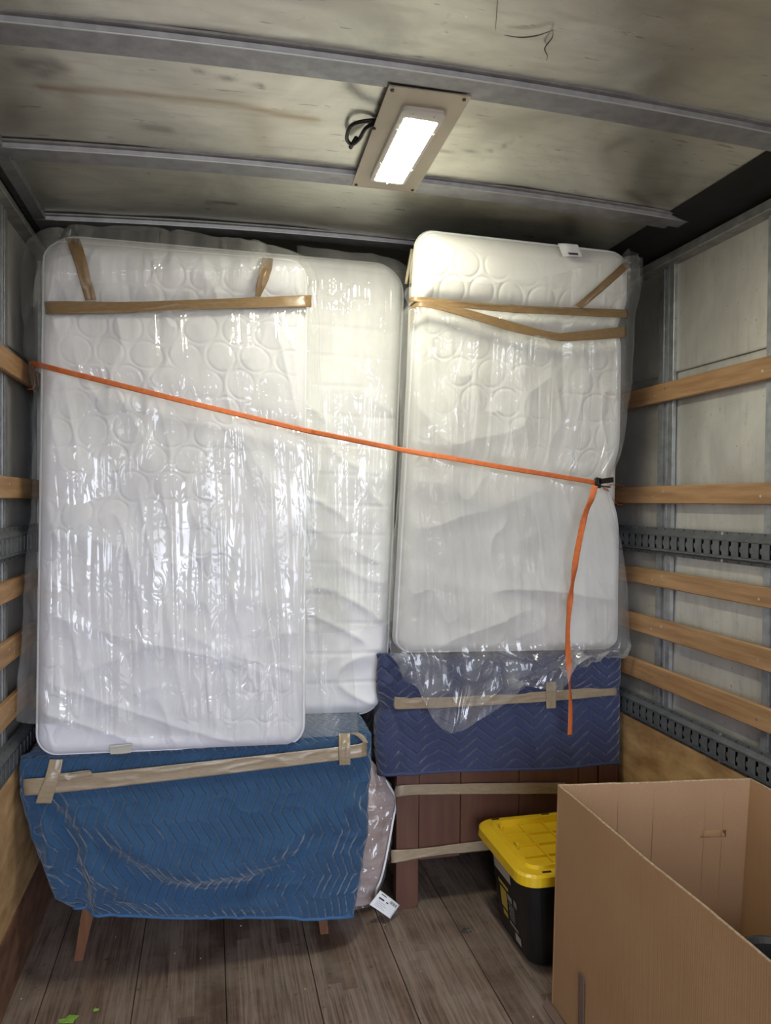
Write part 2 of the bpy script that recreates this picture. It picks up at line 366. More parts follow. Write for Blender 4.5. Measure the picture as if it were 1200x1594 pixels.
# floor
fl = MB().box((-.06, Y0, -.06), (WX+.06, Y1, -.012)).build('floor', M['under']); tag(fl, 'worn hardwood truck floor of long brown boards', None, None, 'structure')
joints = [-.01, .1, .388, .679, .972, 1.266, 1.547, 1.838, 2.13, 2.35]
random.seed(7)
for a, b in zip(joints[:-1], joints[1:]):
    k = MB(); x0, x1 = a+.0016, b-.0016; n_ = max(2, round((x1-x0)/.0482)); dz_ = random.uniform(-.0012, 0)
    for i in range(n_):
        xa = x0+(x1-x0)*i/n_; xb = x0+(x1-x0)*(i+1)/n_
        k.box((xa, Y0, -.012), (xb, Y1, dz_+random.uniform(-.0008, 0)), .0007)
    k.build('plank', M['floor'], fl)
# ceiling
nx, ny = 190, 300
gx, gy = np.meshgrid(np.linspace(-.11, WX+.11, nx), np.linspace(Y0, Y1, ny))
buck = (fbm(gx*1.7, gy*1.5, 3, 3)-.5)*.030 + (fbm(gx*4, gy*4, 9, 2)-.5)*.006
gz = DZ + crown(gx) + np.where((gx > 0) & (gx < WX), buck*.6, 0)
gz = gz + .004
ceil = grid_mesh('ceiling', np.stack([gx, gy, gz], -1), M['roof'])
def zp(l): return [np.array([p[0], 0, p[1]]) for p in (atz(x, y, 2.66) for x, y in l)]
def smear(l, wd, amt, sd): return amt*np.exp(-(seg_dist(gx+.05*(fbm(gx*6, gy*6, sd, 2)-.5), gy+.05*(fbm(gx*6, gy*6, sd+1, 2)-.5), zp(l))/wd)**2)
rust = smear([(60, 128), (160, 138), (300, 160), (400, 178), (490, 194)], .014, .75, 130)*sstep(.2, .35, gx+.2)
grime = smear([(40, 92), (75, 90), (85, 103), (60, 108)], .020, .6, 132)+smear([(225, 200), (250, 203)], .02, .6, 134)+smear([(548, 140), (565, 155), (590, 168)], .018, .8, 136)+smear([(300, 108), (350, 122), (410, 142)], .006, .7, 138)
grime += smear([(950, 240), (975, 225)], .02, .35, 140)+smear([(985, 300), (1010, 320)], .02, .5, 142)+smear([(880, 345), (890, 362)], .03, .5, 144)+smear([(320, 322), (360, 326)], .012, .8, 146)+smear([(690, 245), (760, 243)], .008, .6, 148)+smear([(780, 240), (800, 232)], .008, .5, 150)
at_ = ceil.data.attributes.new('rust', 'FLOAT', 'POINT'); at_.data.foreach_set('value', np.clip(rust, 0, 1).reshape(-1).astype(np.float32))
at_ = ceil.data.attributes.new('grime', 'FLOAT', 'POINT'); at_.data.foreach_set('value', np.clip(grime, 0, 1).reshape(-1).astype(np.float32)); ceil.modifiers.new('s', 'SOLIDIFY').thickness = .01
tag(ceil, 'bare stained aluminium truck roof with steel cross beams', None, None, 'structure')
def beam(yc, half=.047, mat='beam', x0=-.0, x1=WX-.05, name='roof_beam', drop=.050):
    k = MB(); n_ = 30; h = half
    prof = [(-.018, .004), (-.018, -.0015), (-.004, -.002), (-.001, -.013), (.002, -.015), (.056, -.015), (.058, -.0095), (.092, -.0095), (.092, .004)]
    vv = []; F = []; m = len(prof)
    for i in range(n_+1):
        x = x0+(x1-x0)*i/n_
        for (p, q) in prof: vv.append((x, yc+p, DZ+float(crown(x))+q))
    for i in range(n_):
        for j in range(m): F.append((i*m+j, i*m+(j+1) % m, (i+1)*m+(j+1) % m, (i+1)*m+j))
    F += [tuple(range(m)), tuple(n_*m+j for j in range(m))]
    k.add(vv, F); o = k.build(name, M[mat], ceil)
    MB().tube([(x0+(x1-x0)*i/n_, yc+.0005, DZ+float(crown(x0+(x1-x0)*i/n_))-.0138) for i in range(n_+1)], .0022, 6).build('edge_highlight', M['edge_glint'], o, True); return o  # thin pale tube paints the highlight along the beam's near edge
for yc in (-1.75, -1.17, -.59, -.01, .56, 1.14, 1.721, 2.312, 2.872): beam(yc)
# marks on the roof sheet
def mark(pts, r):
    P = [atz(x, y, 2.66) for x, y in pts]; P = [(p[0], p[1], DZ+float(crown(p[0]))-.0005) for p in P]
    P = resample([('w',)+tuple(p) for p in P], 30)
    rr = [r*(.3+.7*math.sin(math.pi*i/29)) for i in range(30)]
    # flush with the buckled sheet
    for p in P:
        bu = ((fbm(p[0]*1.7, p[1]*1.5, 3, 3)-.5)*.030 + (fbm(p[0]*4, p[1]*4, 9, 2)-.5)*.006)*.6
        p[2] = DZ+float(crown(p[0]))+float(bu)+.004-.010
    MB().tube([tuple(p) for p in P], rr, 5).build('scratch', M['scratch'], ceil, True)
mark([(775, 0), (773, 25), (771, 52)], .0008)
mark([(785, 59), (810, 62), (835, 59), (861, 50)], .0016)
mark([(861, 50), (859, 62), (848, 78), (852, 90), (850, 97)], .0016)
# side walls
def side(sgn):
    """sgn -1: left wall (x = 0), +1: right wall (x = 2.34); the slat faces are the wall plane"""
    X = 0. if sgn < 0 else WX; s = sgn; nm = 'left' if s < 0 else 'right'
    wall = MB().box((X+s*.052, Y0, -.06), (X+s*.10, Y1, DZ+.02)).build('wall_'+nm, M['dark'])
    tag(wall, ('left' if s < 0 else 'right')+' truck wall of aluminium sheets, steel studs and wooden slats', None, None, 'structure')
    # aluminium sheets, buckled, upper lapping the lower
    for (z0, z1, xo) in ((2.132, DZ, .038), (.70, 2.150, .043)):
        yy, zz = np.meshgrid(np.linspace(Y0, Y1, 160), np.linspace(z0, z1, 50))
        bk = (fbm(yy*2.2+5*s, zz*2.2, 21+int(z0*3), 3)-.5)*.010
        sh = grid_mesh('metal_sheet', np.stack([X+s*(xo+np.maximum(bk, -.003)*(.8 if z0 < 2 else .5)), yy, zz], -1), M['sheet'], wall); sh.modifiers.new('s', 'SOLIDIFY').thickness = .002
    yc0 = 2.565 if s > 0 else 2.575
    for i in range(-8, 2):
        yc = yc0+i*.587
        if yc > Y1-.06 or yc < Y0+.06: continue
        k = MB()
        k.box((X+s*.023, yc-.050, .06), (X+s*.040, yc-.014, DZ-.05), .002)
        k.box((X+s*.023, yc+.014, .06), (X+s*.040, yc+.048, DZ-.05), .002)
        k.box((X+s*.034, yc-.014, .06), (X+s*.041, yc+.014, DZ-.05))
        k.box((X+s*.0215, yc-.018, .06), (X+s*.0235, yc-.014, DZ-.05)); k.box((X+s*.0215, yc+.014, .06), (X+s*.0235, yc+.018, DZ-.05))
        k.build('wall_stud', M['galv'], wall)
    # wooden slats
    for (z0, z1) in ((2.022, 2.094), (1.622, 1.692), (1.293, 1.358), (1.092, 1.166), (.898, .976)):
        sl = MB().box((X, Y0, z0), (X+s*.021, Y1-.02, z1), .003).build('wood_slat', M['slat'], wall)
        for i in range(-2, 2):
            for dy, dzz in ((-.03, .012), (.035, -.008)):
                yc = yc0+i*.587+dy
                if yc < Y1-.05: MB().tube([(X-s*.0012, yc, (z0+z1)/2+dzz), (X+s*.004, yc, (z0+z1)/2+dzz)], .0045, 8).build('screw', M['screw'], sl)
    # slotted cargo tracks
    per = .0473
    for (z0, z1) in ((1.420, 1.528), (.720, .828)):
        k = MB(); xf = X-s*.006; xb = X+s*.020
        za, zb = z0+.024, z1-.030
        y = Y0+.02; n_ = int((Y1-.03-Y0-.02)/per); off = (2.005-per/2 - y) % per; y += off
        def pr(a, b, c, d, x_a, x_b):  # plate piece a<=y<=b, c<=z<=d
            k.box((x_a, a, c), (x_b, b, d))
        ye = y+per*(n_-1)
        k.prism([(xf, zb-.002), (xf, zb+.006), (X+s*.010, z1-.012), (X+s*.010, z1), (X+s*.020, z1), (X+s*.020, zb-.002)], 'y', y, ye)
        k.prism([(xf, za+.002), (xf, za-.006), (X+s*.010, z0+.010), (X+s*.010, z0), (X+s*.020, z0), (X+s*.020, za+.002)], 'y', y, ye)
        zm = (za+zb)/2
        for i in range(n_-1):
            c = y+per*(i+.5)
            k.box((xf, c-per/2, za), (xf+s*.003, c-.0075, zb))
            k.box((xf, c+.0075, za), (xf+s*.003, c+per/2, zb))
            k.hexa([(xf, c-.0075, zm-.012), (xf+s*.003, c-.0075, zm-.012), (xf+s*.003, c+.0005, zm-.006), (xf, c+.0005, zm-.006),
                    (xf, c-.0075, zm+.012), (xf+s*.003, c-.0075, zm+.012), (xf+s*.003, c+.0005, zm+.006), (xf, c+.0005, zm+.006)])
        t_ = k.build('cargo_track', M['track'], wall)
        MB().box((X+s*.016, y, za-.002), (X+s*.0195, ye, zb+.002)).build('track_recess', M['dark'], t_)
        hh = MB()
        for i in range(int((ye-y)/(.0473*1.25))):
            for zz_ in (z0+.005, z1-.005):
                yy_ = y+.02+i*.0473*1.25; hh.box((X+s*.0093, yy_-.003, zz_-.002), (X+s*.0105, yy_+.003, zz_+.002))
        hh.build('rivet_hole', M['dark'], t_)['kind'] = 'stuff'
        for i, yy_ in enumerate(np.arange(2.2, -1, -.31)):
            for zz_ in (z0+.007, z1-.007): MB().tube([(X+s*.0105, yy_, zz_), (X+s*.006, yy_, zz_)], .0055, 8).build('screw', M['screw'], t_)
    # plywood wainscot and kick board
    MB().box((X+s*.004, Y0, 0), (X+s*.030, Y1-.02, .722)).build('plywood_panel', M['ply'], wall)
    if s < 0: MB().box((X-s*.001, Y0, 0), (X+s*.005, Y1-.02, .245), .002).build('kick_board', M['kick'], wall)
    # rail under the roof
    MB().prism([(X+s*.040, 2.548), (X-s*.006, 2.552), (X-s*.008, 2.556), (X+s*.004, 2.592), (X+s*.016, 2.596), (X+s*.040, 2.598)], 'y', Y0, Y1-.02).build('top_rail', M['rail'], wall)
    MB().prism([(X+s*.052, 2.598), (X+s*.030, 2.600), (X+s*.030, 2.640), (X+s*.052, 2.644)], 'y', Y0, Y1-.02).build('rail_backing', M['dark'], wall)
    if s < 0:
        MB().prism([(.000, 2.640), (.004, 2.622), (.040, 2.628), (.044, 2.646), (.02, 2.648)], 'y', Y0, Y1-.02).build('corner_angle', M['galv'], wall)
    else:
        MB().prism([(WX-.150, 2.6505), (WX-.150, 2.6475), (WX-.09, 2.632), (WX-.03, 2.618), (WX+.026, 2.607), (WX+.040, 2.604), (WX+.040, 2.6400)], 'y', Y0, Y1-.02).build('corner_shade_strip', M['cove'], wall)  # added dark strip, paints the shadow where the roof meets the right wall
    return wall
wl = side(-1); wr = side(1)
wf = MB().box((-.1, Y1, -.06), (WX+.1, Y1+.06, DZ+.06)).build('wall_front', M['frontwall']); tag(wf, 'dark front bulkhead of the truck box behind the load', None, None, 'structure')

# ================================================================ CEILING LAMP
lz = DZ+.036-.0165; LK = (lz-EYE[2])/(DZ+.036-.052-EYE[2])
def LS(x, y): return (EYE[0]+(x-EYE[0])*LK, y*LK)
lamp = thing('ceiling_lamp', 'lit rectangular LED lamp on a beige plate screwed under two roof beams', 'lamp', (1.15, 2.02, lz))
def quad_plate(c, z0, z1, mat, name, par, rnd=0):
    k = MB(); pts = []; c = [LS(*q_) for q_ in c]
    if rnd:
        n_ = len(c)
        for i in range(n_):
            p = np.array(c[i]); a = np.array(c[i-1])-p; b = np.array(c[(i+1) % n_])-p
            a = a/np.linalg.norm(a)*rnd; b = b/np.linalg.norm(b)*rnd
            for t in np.linspace(0, 1, 7):
                pts.append(tuple(p+a*(1-t)**2+b*t*t))
    else: pts = c
    k.prism(pts, 'z', z0, z1); return k.build(name, mat, par)
plate = quad_plate([(1.034, 1.726), (1.242, 1.722), (1.260, 2.296), (1.052, 2.302)], lz-.003, lz, M['plate'], 'mounting_plate', lamp)
quad_plate([(1.088, 1.800), (1.204, 1.799), (1.206, 2.233), (1.094, 2.229)], lz-.014, lz-.003, M['bezel'], 'bezel', lamp, .02)
quad_plate([(1.103, 1.838), (1.198-.004, 1.843), (1.198-.002, 2.222), (1.108, 2.218)], lz-.0144, lz-.014, M['lens'], 'lens', lamp, .008)
for (x, y) in ((1.046, 1.742), (1.228, 1.738), (1.064, 2.286), (1.246, 2.280), (1.043, 1.93)):
    x, y = LS(x, y); MB().tube([(x, y, lz-.002), (x, y, lz-.006)], .005, 8).build('screw', M['ink'], lamp)
for (x, y) in ((1.097, 1.90), (1.098, 2.10), (1.200, 1.90), (1.201, 2.12), (1.15, 2.227), (1.12, 1.818), (1.175, 1.818)):
    x, y = LS(x, y); MB().tube([(x, y, lz-.013), (x, y, lz-.0170)], .003, 8).build('screw', M['screw'], lamp)
cb = resample([('w', 1.10, 1.93, 2.650), ('w', 1.06, 1.93, 2.642), ('w', 1.015, 1.93, 2.634), ('w', .985, 1.955, 2.630), ('w', .985, 2.02, 2.628), ('w', 1.005, 2.05, 2.628), ('w', 1.02, 2.02, 2.630), ('w', 1.03, 1.97, 2.638), ('w', 1.06, 1.95, 2.648)], 60)
cb = EYE+(cb-EYE)*1.028
MB().tube([tuple(p) for p in cb], .0055, 8).build('cable', M['black'], lamp, True)
MB().tube([tuple(EYE+(np.array(q_)-EYE)*1.028) for q_ in ((1.012, 2.02, 2.632), (1.004, 2.065, 2.626))], .0065, 8).build('cable_end', M['black'], lamp, True)

# ================================================================ MATTRESSES
def mattress(name, label, cor, thick, mat, disp, R=.075, fil=.035, res=.0045, outl=None, group=None, welt='welt', sidemat=None, warp=None):
    """cor: front face corners TL TR BR BL in world; grid mapped to a rounded rectangle, side band and back"""
    TL, TR, BR, BL = [np.array(W(c), float) for c in cor]
    w_ = (np.linalg.norm(TR-TL)+np.linalg.norm(BR-BL))/2; h_ = (np.linalg.norm(TL-BL)+np.linalg.norm(TR-BR))/2
    base = (BL+BR)/2; t = thing(name, label, 'mattress', (base[0], base[1]+thick/2, min(BL[2], BR[2])), group)
    nu, nv = int(w_/res), int(h_/res)
    a, b = np.meshgrid(np.linspace(-w_/2, w_/2, nu), np.linspace(h_/2, -h_/2, nv))
    ca = np.clip(a, -w_/2+R, w_/2-R); cb_ = np.clip(b, -h_/2+R, h_/2-R); da, db = a-ca, b-cb_
    inf = np.maximum(abs(da), abs(db)); two = np.hypot(da, db)+1e-9; sc = np.where(two > 1e-6, inf/two, 1.)
    a2 = ca+da*sc; b2 = cb_+db*sc; edge = R-inf; edge = np.where(inf < 1e-6, np.minimum(w_/2-abs(a), h_/2-abs(b)), edge)
    e = np.clip(edge, 0, fil); dep = fil-np.sqrt(np.maximum(fil**2-(fil-e)**2, 0))
    def place(A, B, dpt):
        s = (A+w_/2)/w_; q = (h_/2-B)/h_
        P = (TL*(1-s[..., None])+TR*s[..., None])*(1-q[..., None]) + (BL*(1-s[..., None])+BR*s[..., None])*q[..., None]
        ax = (TR-TL)/np.linalg.norm(TR-TL); az = (TL-BL)/np.linalg.norm(TL-BL); nn = np.cross(ax, az); nn /= np.linalg.norm(nn)
        if nn[1] > 0: nn = -nn
        P = P - nn*dpt[..., None]
        if warp: P = warp(P, A, B, w_, h_)
        return P
    fade = sstep(0, .05, edge)
    d = disp(a2+w_/2, h_/2-b2, w_, h_)*fade
    o = grid_mesh('cover', place(a2, b2, dep-d), mat, t, np.stack([a2, b2], -1))
    # border band
    ring = np.concatenate([np.stack([a2[0, :], b2[0, :]], -1), np.stack([a2[1:, -1], b2[1:, -1]], -1), np.stack([a2[-1, -2::-1], b2[-1, -2::-1]], -1), np.stack([a2[-2:0:-1, 0], b2[-2:0:-1, 0]], -1)])
    ring = ring[::3]; cen = ring - np.clip(ring, [-w_/2+R, -h_/2+R], [w_/2-R, h_/2-R]); cen /= np.linalg.norm(cen, axis=1, keepdims=True)+1e-9
    rows = []
    for q in np.linspace(0, 1, 13):
        bul = .010*math.sin(math.pi*q) + .002*math.sin(q*31)
        rr = ring + cen*bul; dp = fil + (thick-2*fil)*q if True else 0
        rows.append(place(rr[:, 0], rr[:, 1], np.full(len(rr), dp)))
    # rounded back edge then back panel
    for q in np.linspace(.2, 1, 5):
        rr = ring - cen*fil*(1-math.cos(q*math.pi/2)); rows.append(place(rr[:, 0], rr[:, 1], np.full(len(rr), thick-fil+fil*math.sin(q*math.pi/2))))
    Rr = np.stack(rows); Rr = np.concatenate([Rr, Rr[:, :1]], 1)
    nr_, nc_ = Rr.shape[:2]; me = D.meshes.new('border'); idx = np.arange(nr_*nc_).reshape(nr_, nc_)
    F = [tuple(int(v) for v in f) for f in np.stack([idx[:-1, :-1], idx[:-1, 1:], idx[1:, 1:], idx[1:, :-1]], -1).reshape(-1, 4)]
    F.append(tuple(int(v) for v in idx[-1, :-1])); me.from_pydata([tuple(map(float, v)) for v in Rr.reshape(-1, 3)], [], F); me.update()
    link('border', me, sidemat or mat, t)
    for q in (0., 1.):
        rr = ring + cen*.001; P = place(rr[:, 0], rr[:, 1], np.full(len(rr), fil*.95 + (thick-2*fil)*q))
        MB().tube([tuple(p) for p in P], .0055, 6, True).build('piping', M[welt], t, True)
    return t
def circles(a, b, P=.118, r=.050, wid=.0030, dep=.0055, seed=5):
    a, b = a+.05*(fbm(a*3.5, b*3.5, seed, 2)-.5), b+.05*(fbm(a*3.5+9, b*3.5, seed+3, 2)-.5)
    best = np.full(a.shape, 9.); inside = np.zeros(a.shape)
    rowh = P*.80; r0 = np.floor(b/rowh)
    for k in (-1, 0, 1, 2):
        rw = r0+k; cb_ = rw*rowh; off = np.where(rw % 2 == 0, 0, P/2); c0 = np.round((a-off)/P)
        for j in (-1, 0, 1):
            d = np.hypot(a-(c0+j)*P-off, b-cb_); best = np.minimum(best, abs(d-r))
            inside = np.maximum(inside, np.clip(1-(d/r)**2, 0, 1))
    g = np.exp(-(best/wid)**2)
    return (-dep*g*.75 + .0015*inside)*(.12+.88*sstep(.42, .62, fbm(a*4.1, b*3.7, seed+8, 2)))
def tape_pts(lst): return [at(*p) for p in lst]
STRAP = [(52, 566, 2.76), (85, 574, 2.655), (300, 628, 2.645), (480, 672, 2.640), (640, 703, 2.655), (780, 726, 2.60), (925, 750, 2.60)]
strapw = tape_pts(STRAP)
belt1 = tape_pts([(76, 479, 2.66), (280, 475, 2.66), (478, 470, 2.66)])
beltA = tape_pts([(640, 466, 2.52), (700, 474, 2.52), (890, 487, 2.52), (975, 489, 2.52)])
beltB = tape_pts([(640, 470, 2.52), (740, 493, 2.52), (858, 520, 2.52), (972, 519, 2.52)])
def d1(a, b, w_, h_):
    X = .06+a/w_*.895; Z = 2.49-b/h_*1.73
    d = circles(a, b) + .012*(fbm(a*5, b*4, 30, 3)-.5) + .006*ridge(a*8+b*3, b*2-a*2, 31, 3)
    d += .016*(ridge(a*5-b*1.5, b*5+a*2, 33, 2)-.4) + .007*(ridge(a*13-b*3, b*4+a*3, 38, 3)-.3)
    d -= .024*np.exp(-(seg_dist(X, Z, belt1)/.030)**2)
    d += .012*np.exp(-((b-.10)/.08)**2)
    d -= .008*np.exp(-(seg_dist(X, Z, strapw)/.035)**2)
    d += .012*(ridge(a*2.2+b*1.1, b*9-a*3, 35, 3))*sstep(1.0, 1.4, b)
    return d
m1 = mattress('mattress', 'front left white mattress with circle quilting, standing on the blue blanket', [(66, 368, 2.69), (478, 402, 2.69), (474, 1162, 2.605), (54, 1180, 2.605)], .135, M['white1'], d1, R=.07, fil=.040)
m1['label'] = 'front left white quilted mattress in clear plastic, standing on the blue blanket'
def d2(a, b, w_, h_):
    d = .014*(fbm(a*4, b*6, 40, 3)-.5) + .016*ridge(a*3+b*2, b*9-a*4, 41, 3)*sstep(.2, .6, b)
    ph = (b+.012*fbm(a*4, b*3, 42, 2)) % .115; d += -.005*np.exp(-((ph-.05)/.004)**2)
    d += .022*ridge(a*6+b*5, b*4, 43, 3)*sstep(1.1, 1.6, b)
    return d
m2 = mattress('mattress', 'tall white mattress standing behind the front left one, at centre', [(62, 357, 2.85), (634, 408, 2.85), (603, 1116, 2.85), (66, 1124, 2.85)], .15, M['white2'], d2, R=.12, fil=.06, res=.007)
def warp3(P, A, B, w_, h_):
    q = (h_/2-B)/h_; s = (A+w_/2)/w_
    zz = P[..., 2]
    pin = np.exp(-((zz-1.70)/.10)**2)*sstep(.55, 1, s); P[..., 0] -= pin*.045
    pb = np.exp(-((zz-2.30)/.035)**2) * (sstep(.9, 1, s)+sstep(.1, 0, s)); P[..., 0] += np.exp(-((zz-2.30)/.035)**2)*(sstep(.12, 0, s)-sstep(.88, 1, s))*.018
    P[..., 0] += .022*sstep(2.33, 2.42, zz)*sstep(.9, 1, s)
    return P
def d3(a, b, w_, h_):
    X = 1.36+a/w_*.87; Z = 2.58-b/h_*1.56
    top = sstep(.36, .26, b)
    d = circles(a, b, .125, .052, .0042, .005, 55)*(top*1.+(1-top)*.8*sstep(.95, .8, b)+.0) + .010*(fbm(a*5, b*4, 50, 3)-.5)
    d += .013*(ridge(a*4-b*2.5, b*4+a*2, 51, 2)-.4)*sstep(.3, .5, b) + .007*(ridge(a*12-b*3, b*4+a*3, 58, 3)-.3)*sstep(.3, .4, b)
    d += .030*np.exp(-((b-.14)/.10)**2)
    d -= .030*np.exp(-(np.minimum(seg_dist(X, Z, beltA), seg_dist(X, Z, beltB))/.030)**2)
    d += .022*ridge(a*1.5+3, b*7-a*1.2, 52, 3)*sstep(.8, 1.1, b)
    return d
m3 = mattress('mattress', 'front right off-white mattress strapped upright on the navy blanket', [(657, 356, 2.50), (975, 392, 2.50), (967, 1014, 2.755), (620, 1020, 2.755)], .125, M['white3'], d3, R=.06, fil=.045, warp=warp3)
m4 = mattress('mattress', 'mattress with tan striped border squeezed behind the front right one', [(648, 378, 2.640), (968, 405, 2.640), (955, 1000, 2.885), (628, 1010, 2.885)], .085, M['white3'], lambda a, b, w_, h_: 0*a, R=.06, fil=.03, res=.02, sidemat=M['white3'], welt='stripe')
m4c = [W(c) for c in [(645, 380, 2.64), (648, 378, 2.64)]]

# ---- plastic covers
def film(name, rows, nu, nv, mat, parent, disp, thick=0, label=None):
    P = loft(rows, nu, nv); n_ = normals(P)
    da = np.zeros((nv, nu)); da[:, 1:] = np.cumsum(np.linalg.norm(np.diff(P, axis=1), axis=2), 1)
    db = np.zeros((nv, nu)); db[1:] = np.cumsum(np.linalg.norm(np.diff(P, axis=0), axis=2), 0)
    a = np.broadcast_to(da[nv//2], (nv, nu)); b = np.broadcast_to(db[:, nu//2:nu//2+1], (nv, nu))
    P = P + n_*disp(a, b, P[..., 0], P[..., 2])[..., None]
    o = grid_mesh(name, P, mat, parent, np.stack([a, b], -1), thick)
    if label: o['label'] = label
    return o
def film_disp(seed, lines, amp=1., skew=0.25, left_fan=.0):
    def f(a, b, X, Z):
        aa = a + skew*(b-.8)*.35 + .03*fbm(a*3, b*2, seed, 2) + left_fan*b*np.clip(.5-a, 0, .5)
        r1 = np.abs(2*vn(aa*11, b*.8, seed+1)-1)*.018; r2 = np.abs(2*vn(aa*25+7, b*1.6, seed+2)-1)*.0055
        r3 = np.abs(2*vn(a*7-b*5, b*5+a*4, seed+3)-1)*.006
        g = fbm(a*2.5, b*1.6, seed+4, 2)
        d = (r1*(.45+.75*sstep(.35, .6, g))+r2+r3*sstep(.6, .4, g)+.001)*amp
        k = 1.
        for (pts, wd) in lines: k = k*(1-.9*np.exp(-(seg_dist(X, Z, pts)/wd)**2))
        return d*k
    return f
tapeV1 = tape_pts([(112, 372, 2.66), (137, 470, 2.66)]); tapeV2 = tape_pts([(417, 402, 2.66), (403, 462, 2.66)])
fm = lambda y, xs, Y: [(x, y+dy, Y+dY) for (x, dy, dY) in xs]
film('plastic_cover', [
    [(44, 392, 2.80), (58, 372, 2.75), (90, 358, 2.69), (215, 356, 2.67), (390, 380, 2.67), (452, 396, 2.67), (476, 412, 2.68), (488, 432, 2.74)],
    [(39, 430, 2.80), (60, 425, 2.74), (80, 422, 2.645), (215, 418, 2.635), (390, 420, 2.635), (470, 422, 2.64), (484, 426, 2.67), (494, 440, 2.74)],
    [(38, 478, 2.80), (60, 478, 2.74), (78, 479, 2.668), (200, 477, 2.665), (380, 473, 2.665), (476, 470, 2.668), (486, 470, 2.69), (492, 470, 2.74)],
    [(46, 560, 2.78), (60, 560, 2.73), (76, 560, 2.652), (200, 560, 2.640), (380, 560, 2.640), (474, 560, 2.645), (488, 560, 2.67), (496, 560, 2.73)],
    [(56, 640, 2.74), (66, 640, 2.70), (80, 640, 2.640), (200, 640, 2.630), (380, 640, 2.628), (476, 640, 2.63), (494, 640, 2.66), (503, 640, 2.72)],
    [(52, 800, 2.70), (60, 800, 2.67), (80, 800, 2.612), (200, 800, 2.605), (380, 800, 2.600), (476, 800, 2.605), (500, 800, 2.63), (516, 800, 2.70)],
    [(38, 960, 2.66), (50, 960, 2.64), (80, 960, 2.588), (200, 960, 2.580), (380, 960, 2.575), (476, 960, 2.585), (512, 960, 2.60), (534, 960, 2.66)],
    [(29, 1080, 2.62), (45, 1080, 2.61), (80, 1085, 2.570), (200, 1095, 2.560), (380, 1095, 2.558), (476, 1095, 2.565), (525, 1090, 2.58), (546, 1085, 2.63)],
    [(27, 1122, 2.62), (50, 1126, 2.60), (84, 1128, 2.565), (200, 1146, 2.555), (380, 1150, 2.555), (476, 1148, 2.560), (528, 1144, 2.57), (551, 1142, 2.62)]],
    270, 460, M['bag'], m1, film_disp(60, [(belt1, .020), (strapw, .022), (tapeV1, .016), (tapeV2, .014)], 1., .25, .9))
film('plastic_cover', [
    [(466, 384, 2.90), (480, 386, 2.86), (600, 402, 2.86), (628, 414, 2.88), (636, 430, 2.94)],
    [(466, 430, 2.825), (500, 430, 2.818), (600, 436, 2.82), (632, 440, 2.86), (640, 450, 2.94)],
    [(466, 600, 2.82), (500, 600, 2.812), (600, 600, 2.812), (632, 600, 2.84), (638, 600, 2.92)],
    [(466, 800, 2.82), (500, 800, 2.812), (590, 800, 2.812), (626, 800, 2.84), (634, 800, 2.92)],
    [(466, 980, 2.82), (500, 985, 2.812), (590, 975, 2.812), (616, 960, 2.84), (624, 950, 2.92)]],
    90, 330, M['bag'], m2, film_disp(80, [], .9, .1))
def film3(a, b, X, Z):
    d = film_disp(90, [(beltA, .016), (beltB, .018), (strapw, .02)], 1.25, -.2)(a, b, X, Z) + .006*np.abs(2*vn(a*6+b*3, b*9-a*2, 94)-1)*sstep(1.6, 1.4, Z)
    k = sstep(1.08, 1.0, Z)
    return d + k*(.024*ridge(a*9+b*5, b*8-a*5, 97, 3)+.014*ridge(a*20, b*18, 98, 3)+.02*fbm(a*7, b*7, 99, 2))
film('plastic_cover', [
    [(640, 452, 2.56), (652, 446, 2.50), (700, 436, 2.475), (780, 438, 2.465), (870, 424, 2.465), (955, 404, 2.47), (984, 398, 2.50), (993, 402, 2.58)],
    [(634, 470, 2.58), (646, 470, 2.525), (700, 476, 2.515), (780, 480, 2.512), (870, 482, 2.512), (962, 470, 2.51), (988, 440, 2.53), (993, 440, 2.58)],
    [(630, 500, 2.60), (644, 500, 2.528), (700, 500, 2.520), (780, 504, 2.518), (870, 510, 2.518), (958, 508, 2.52), (975, 500, 2.55), (982, 495, 2.60)],
    [(630, 560, 2.62), (642, 560, 2.535), (700, 560, 2.525), (780, 560, 2.525), (870, 560, 2.525), (958, 560, 2.53), (974, 560, 2.56), (980, 560, 2.62)],
    [(626, 690, 2.66), (638, 690, 2.575), (700, 690, 2.56), (780, 690, 2.56), (870, 690, 2.56), (945, 690, 2.56), (962, 690, 2.59), (968, 690, 2.66)],
    [(624, 755, 2.70), (634, 755, 2.61), (700, 755, 2.585), (780, 755, 2.585), (870, 755, 2.585), (925, 755, 2.585), (938, 758, 2.62), (944, 762, 2.68)],
    [(618, 860, 2.72), (628, 860, 2.65), (700, 860, 2.63), (780, 860, 2.63), (870, 860, 2.63), (940, 860, 2.635), (956, 860, 2.66), (963, 860, 2.72)],
    [(610, 985, 2.76), (622, 985, 2.70), (700, 990, 2.68), (780, 990, 2.68), (870, 990, 2.68), (946, 985, 2.685), (965, 980, 2.72), (971, 975, 2.76)],
    [(612, 1008, 2.74), (632, 1018, 2.71), (690, 1045, 2.69), (760, 1045, 2.69), (860, 1032, 2.69), (905, 1012, 2.69), (955, 1006, 2.72), (968, 1000, 2.76)],
    [(640, 1020, 2.72), (650, 1070, 2.70), (695, 1134, 2.69), (790, 1084, 2.69), (808, 1064, 2.69), (868, 1070, 2.69), (902, 1022, 2.69), (964, 1006, 2.75)]],
    230, 400, M['bag'], m3, film3)
